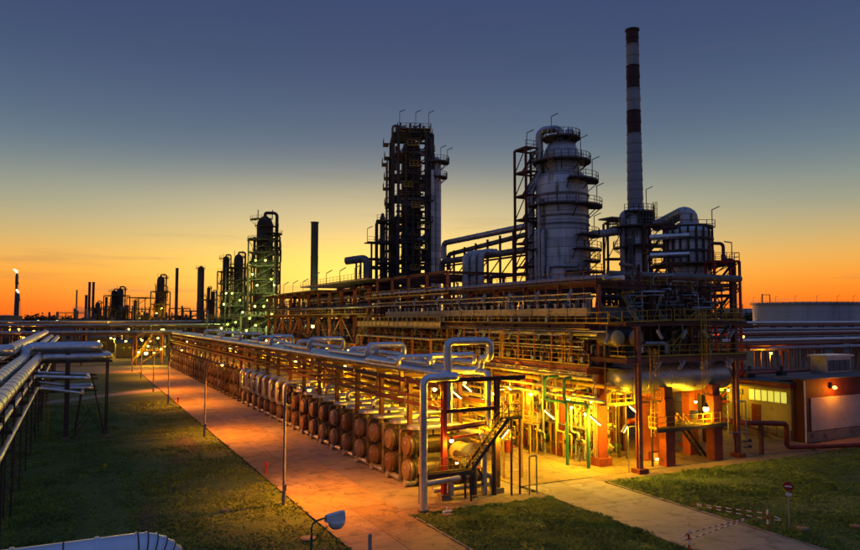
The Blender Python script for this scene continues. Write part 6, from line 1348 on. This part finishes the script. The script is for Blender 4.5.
for i in range(2600):
    aa = YAW+random.uniform(-.75,.75); d = random.uniform(1500,1900); h = 9+6*noise.noise((aa*40,0,0)); x, y = d*math.sin(aa), d*math.cos(aa); w_ = random.uniform(5,12); z0 = random.uniform(0,h)
    b.add([(x-w_,y,z0),(x+w_,y,z0+random.uniform(-2,2)),(x+w_*.6,y+3,z0+random.uniform(3,7)),(x-w_*.7,y-3,z0+random.uniform(3,6))], [(0,1,2,3)])
o = b.build('far_wood', 'leaf'); tag(o, 'dark line of far woods along the horizon', 'woods', kind='stuff')
# ============================================================ FOREGROUND
fp = thing('insulated_pipe', 'thick silver clad pipe with a segmented elbow in the bottom left foreground', 'pipe', (1.5,16.4,0))
r = .46; c0 = Vector((2.0,16.4,9.42-r))
MB().pipe([(-14,16.4,c0.z),(c0.x-.70,16.4,c0.z)], r, .5, 32, seam=1.5).build('straight', 'clad_clean', fp)
segs = []; Rb = .72; n = 9
cc = Vector((c0.x-.70,16.4,c0.z-Rb)); b = MB(); pts = []
for i in range(n+1):
    th = (PI/2)*i/n; p = cc+Vector((math.sin(th),0,math.cos(th)))*Rb; dd = Vector((math.cos(th),0,-math.sin(th)))
    pts += [(p-dd*.03,dd,r),(p-dd*.03,dd,r*1.045),(p+dd*.0,dd,r*1.045),(p+dd*.0,dd,r*.985),(p+dd*.02,dd,r)]
b.sweep(pts, 32).build('elbow', 'clad_clean', fp)
for i in range(n+1):
    th = (PI/2)*i/n; p = cc+Vector((math.sin(th),0,math.cos(th)))*Rb; dd = Vector((math.cos(th),0,-math.sin(th))); MB().sweep([(p+dd*.004,dd,r*1.055),(p+dd*.03,dd,r*1.055)], 32).build('seam_ring', 'dark_steel', fp)
for x in (-.1, -1.6, -3.1): MB().sweep([((x,16.4,c0.z),(1,0,0),r*1.03),((x+.03,16.4,c0.z),(1,0,0),r*1.03)], 32).build('seam_ring', 'dark_steel', fp)
MB().cyl((cc.x+Rb,16.4,cc.z),(cc.x+Rb,16.4,0),r,28).build('drop', 'clad_clean', fp); MB().cyl((cc.x+Rb,16.4,0),(cc.x+Rb,16.4,.15),r*1.5,24).build('base', 'concrete', fp)
for x in (-11, -5): MB().box((x-.15,16.2,0),(x+.15,16.6,c0.z-r)).build('support', 'dark_steel', fp)
p = at(370, 552, Z=0); o = MB().lathe([(.12,0),(.12,1.0),(.1,1.06),(.02,1.08)], p, 'Z', 12).build('bollard', 'lamp_grey'); tag(o, 'short grey bollard at the road edge at the bottom of the picture', 'bollard')
for i, (px, py) in enumerate(((266,474),(178,403))):
    p = at(px, py, Z=0); t = thing('hydrant', ['red hydrant at the lawn edge beside the nearest street lamp','red hydrant at the lawn edge near the path'][i], 'hydrant', p, 'red hydrants')
    MB().lathe([(.14,0),(.09,.06),(.09,.85),(.13,.9),(.12,1.02),(.04,1.1)], p, 'Z', 10).build('body', 'red_paint', t); MB().cyl((p.x-.22,p.y,.75),(p.x+.22,p.y,.75),.06,8).build('outlet', 'red_paint', t)
for i, (px, py, r_) in enumerate(((308,540,.42),(447,516,.34),(225,512,.26),(803,530,.36),(856,528,.34))):
    p = at(px, py, Z=0); t = thing('manhole_cover', ['pale round manhole cover on bare soil near the bottom lamp','pale manhole cover at the corner of the middle lawn','small manhole cover on the left lawn','pale manhole cover right of the no-entry sign','manhole cover at the right picture edge','small pale cover in the right lawn','dark drain cover beside the right barrier'][i], 'manhole', p, 'manhole covers'); MB().lathe([(r_*1.15,0),(r_*1.15,.14),(r_*.95,.15)], p, 'Z', 18).build('frame', 'concrete', t); MB().lathe([(r_*.85,.1),(r_*.85,.18),(r_*.5,.185)], p, 'Z', 18).build('lid', 'concrete' if i else 'concrete_pale', t)
p = at(447, 515, Z=0); o = MB().box((p.x-.3,p.y-.1,.18),(p.x+.3,p.y+.1,.3)).cyl((p.x,p.y,.3),(p.x,p.y,.55),.07,8).build('marker_stone', 'white_paint'); tag(o, 'small white cap standing on the manhole in the middle lawn corner', 'marker')
p = at(105, 472, Z=0); o = MB().bar((p.x,p.y,0),(p.x,p.y,.5),.06).box((p.x-.12,p.y-.03,.5),(p.x+.12,p.y+.03,.75)).build('marker_post', 'yellow_paint'); tag(o, 'tiny yellow marker post in the left lawn', 'marker')
# red and white barriers
def barrier(base, arm_end, label, tri):
    base = Vector(base); e = Vector(arm_end); t = thing('barrier', label, 'barrier', base, 'red and white swing barriers')
    def striped(p, q, w_, name):
        p, q = Vector(p), Vector(q); L_ = (q-p).length; n = max(2, round(L_/.34))
        root = None
        for i in range(n): MB().bar(p.lerp(q, i/n), p.lerp(q, (i+1)/n), w_).build('stripe', 'barrier_red' if i % 2 == 0 else 'white_paint', t)
    striped(base, base+Vector((0,0,1.25)), .09, 'post')
    a0 = base+Vector((0,0,1.0)); b0 = base+Vector((0,0,.62)); e1 = e+Vector((0,0,.8))
    striped(a0, e1, .05, 'arm'); striped(b0, e+Vector((0,0,.72)), .045, 'strut')
    k = base-(e-base).normalized()*.8; striped(a0, k+Vector((0,0,.8)), .05, 'tail'); striped(b0, k+Vector((0,0,.72)), .045, 'tail')
barrier(at(689,550,Z=0), at(747,530.5,Z=0)+Vector((0,0,0)), 'red and white swing barrier standing open on the right road', 0)
barrier(at(768,529,Z=0), at(733,526,Z=0)+Vector((-.3,3.2,0)), 'red and white swing barrier at the edge of the right lawn', 1)
p = at(789.5, 528, Z=0); t = thing('no_entry_sign', 'round red no-entry sign on a thin post in the right lawn', 'road sign', p)
MB().cyl(p, p+Vector((0,0,3.05)), .04, 8).build('post', 'lamp_grey', t); dn = Vector((-p.x,-p.y,0)).normalized(); zc = Vector((0,0,2.75))
MB().cyl(p+zc-dn*-.05, p+zc+dn*.08, .31, 24).build('disc', 'sign_red', t); sd_ = Vector((-dn.y,dn.x,0)); MB().bar(p+zc+dn*.09-sd_*.21, p+zc+dn*.09+sd_*.21, .02, .1).build('white_bar', 'white_paint', t)
MB().bar(p+Vector((0,0,2.22))+dn*.07-sd_*.18, p+Vector((0,0,2.22))+dn*.07+sd_*.18, .02, .2).build('plate', 'white_paint', t)
# red fire cabinet beside the last column
p = at(509, 437, Z=0); t = thing('hydrant', 'red fire hydrant stand at the corner of the alley paving', 'hydrant', (35.8,55.5,0)); p = at(507,452,Z=.03)
t.location = p; OFF[t.name_full] = Vector(p); MB().box((p.x-.3,p.y-.3,0),(p.x+.3,p.y+.3,2.2)).build('cabinet', 'red_paint', t); MB().cyl((p.x+.35,p.y,.5),(p.x+.9,p.y,.5),.14,8).build('outlet', 'red_paint', t)
# steam and smoke
def smoke(name, label, pts, dens):
    b = MB(); b.sweep([(p, (Vector(pts[min(i+1,len(pts)-1)][0])-Vector(pts[max(i-1,0)][0])), r) for i, (p, r) in enumerate(pts)], 12); 
    if name+'_air' not in MATS:
        m = bpy.data.materials.new(name+'_air'); m.use_nodes = True; tr = m.node_tree; tr.nodes.remove(tr.nodes['Principled BSDF']); v = tr.nodes.new('ShaderNodeVolumePrincipled'); v.inputs['Density'].default_value = dens; v.inputs['Color'].default_value = (.75,.72,.72,1)
        tr.links.new(v.outputs[0], tr.nodes['Material Output'].inputs['Volume']); MATS[name+'_air'] = m
    o = b.build(name, name+'_air'); tag(o, label, 'smoke', kind='stuff')
D2 = 600
def sp3(px, py, d): c = spot(px, d); return (c.x, c.y, height(px, py, d))
smoke('steam', 'pale steam drifting low on the left skyline', [(sp3(97,322,480),1),(sp3(90,317,482),2.5),(sp3(83,313,484),4.0),(sp3(78,311,486),4.5),(sp3(75,307,488),2.0)], .05)
smoke('smoke', 'thin dark smoke trail from the thin smokestack', [(sp3(176.5,267.5,420),.6),(sp3(170,264,422),1.2),(sp3(160,260,424),1.8),(sp3(150,257,426),1.0)], .012)

# look-alikes that ended up with one label are told apart by their order from the near end
same = {}
for o in bpy.data.objects:
    if o.parent is None and o.get('label') and o.get('kind') is None: same.setdefault(o['label'], []).append(o)
for lb, os_ in same.items():
    if len(os_) < 2: continue
    os_.sort(key=lambda o: (o.location.x**2+o.location.y**2) if o.location.length > .01 else sum(c**2 for c in o.data.vertices[0].co[:2]))
    for i, o in enumerate(os_): o['label'] = lb+', nearest' if i == 0 else lb+', '+ORD[i]+' nearest'
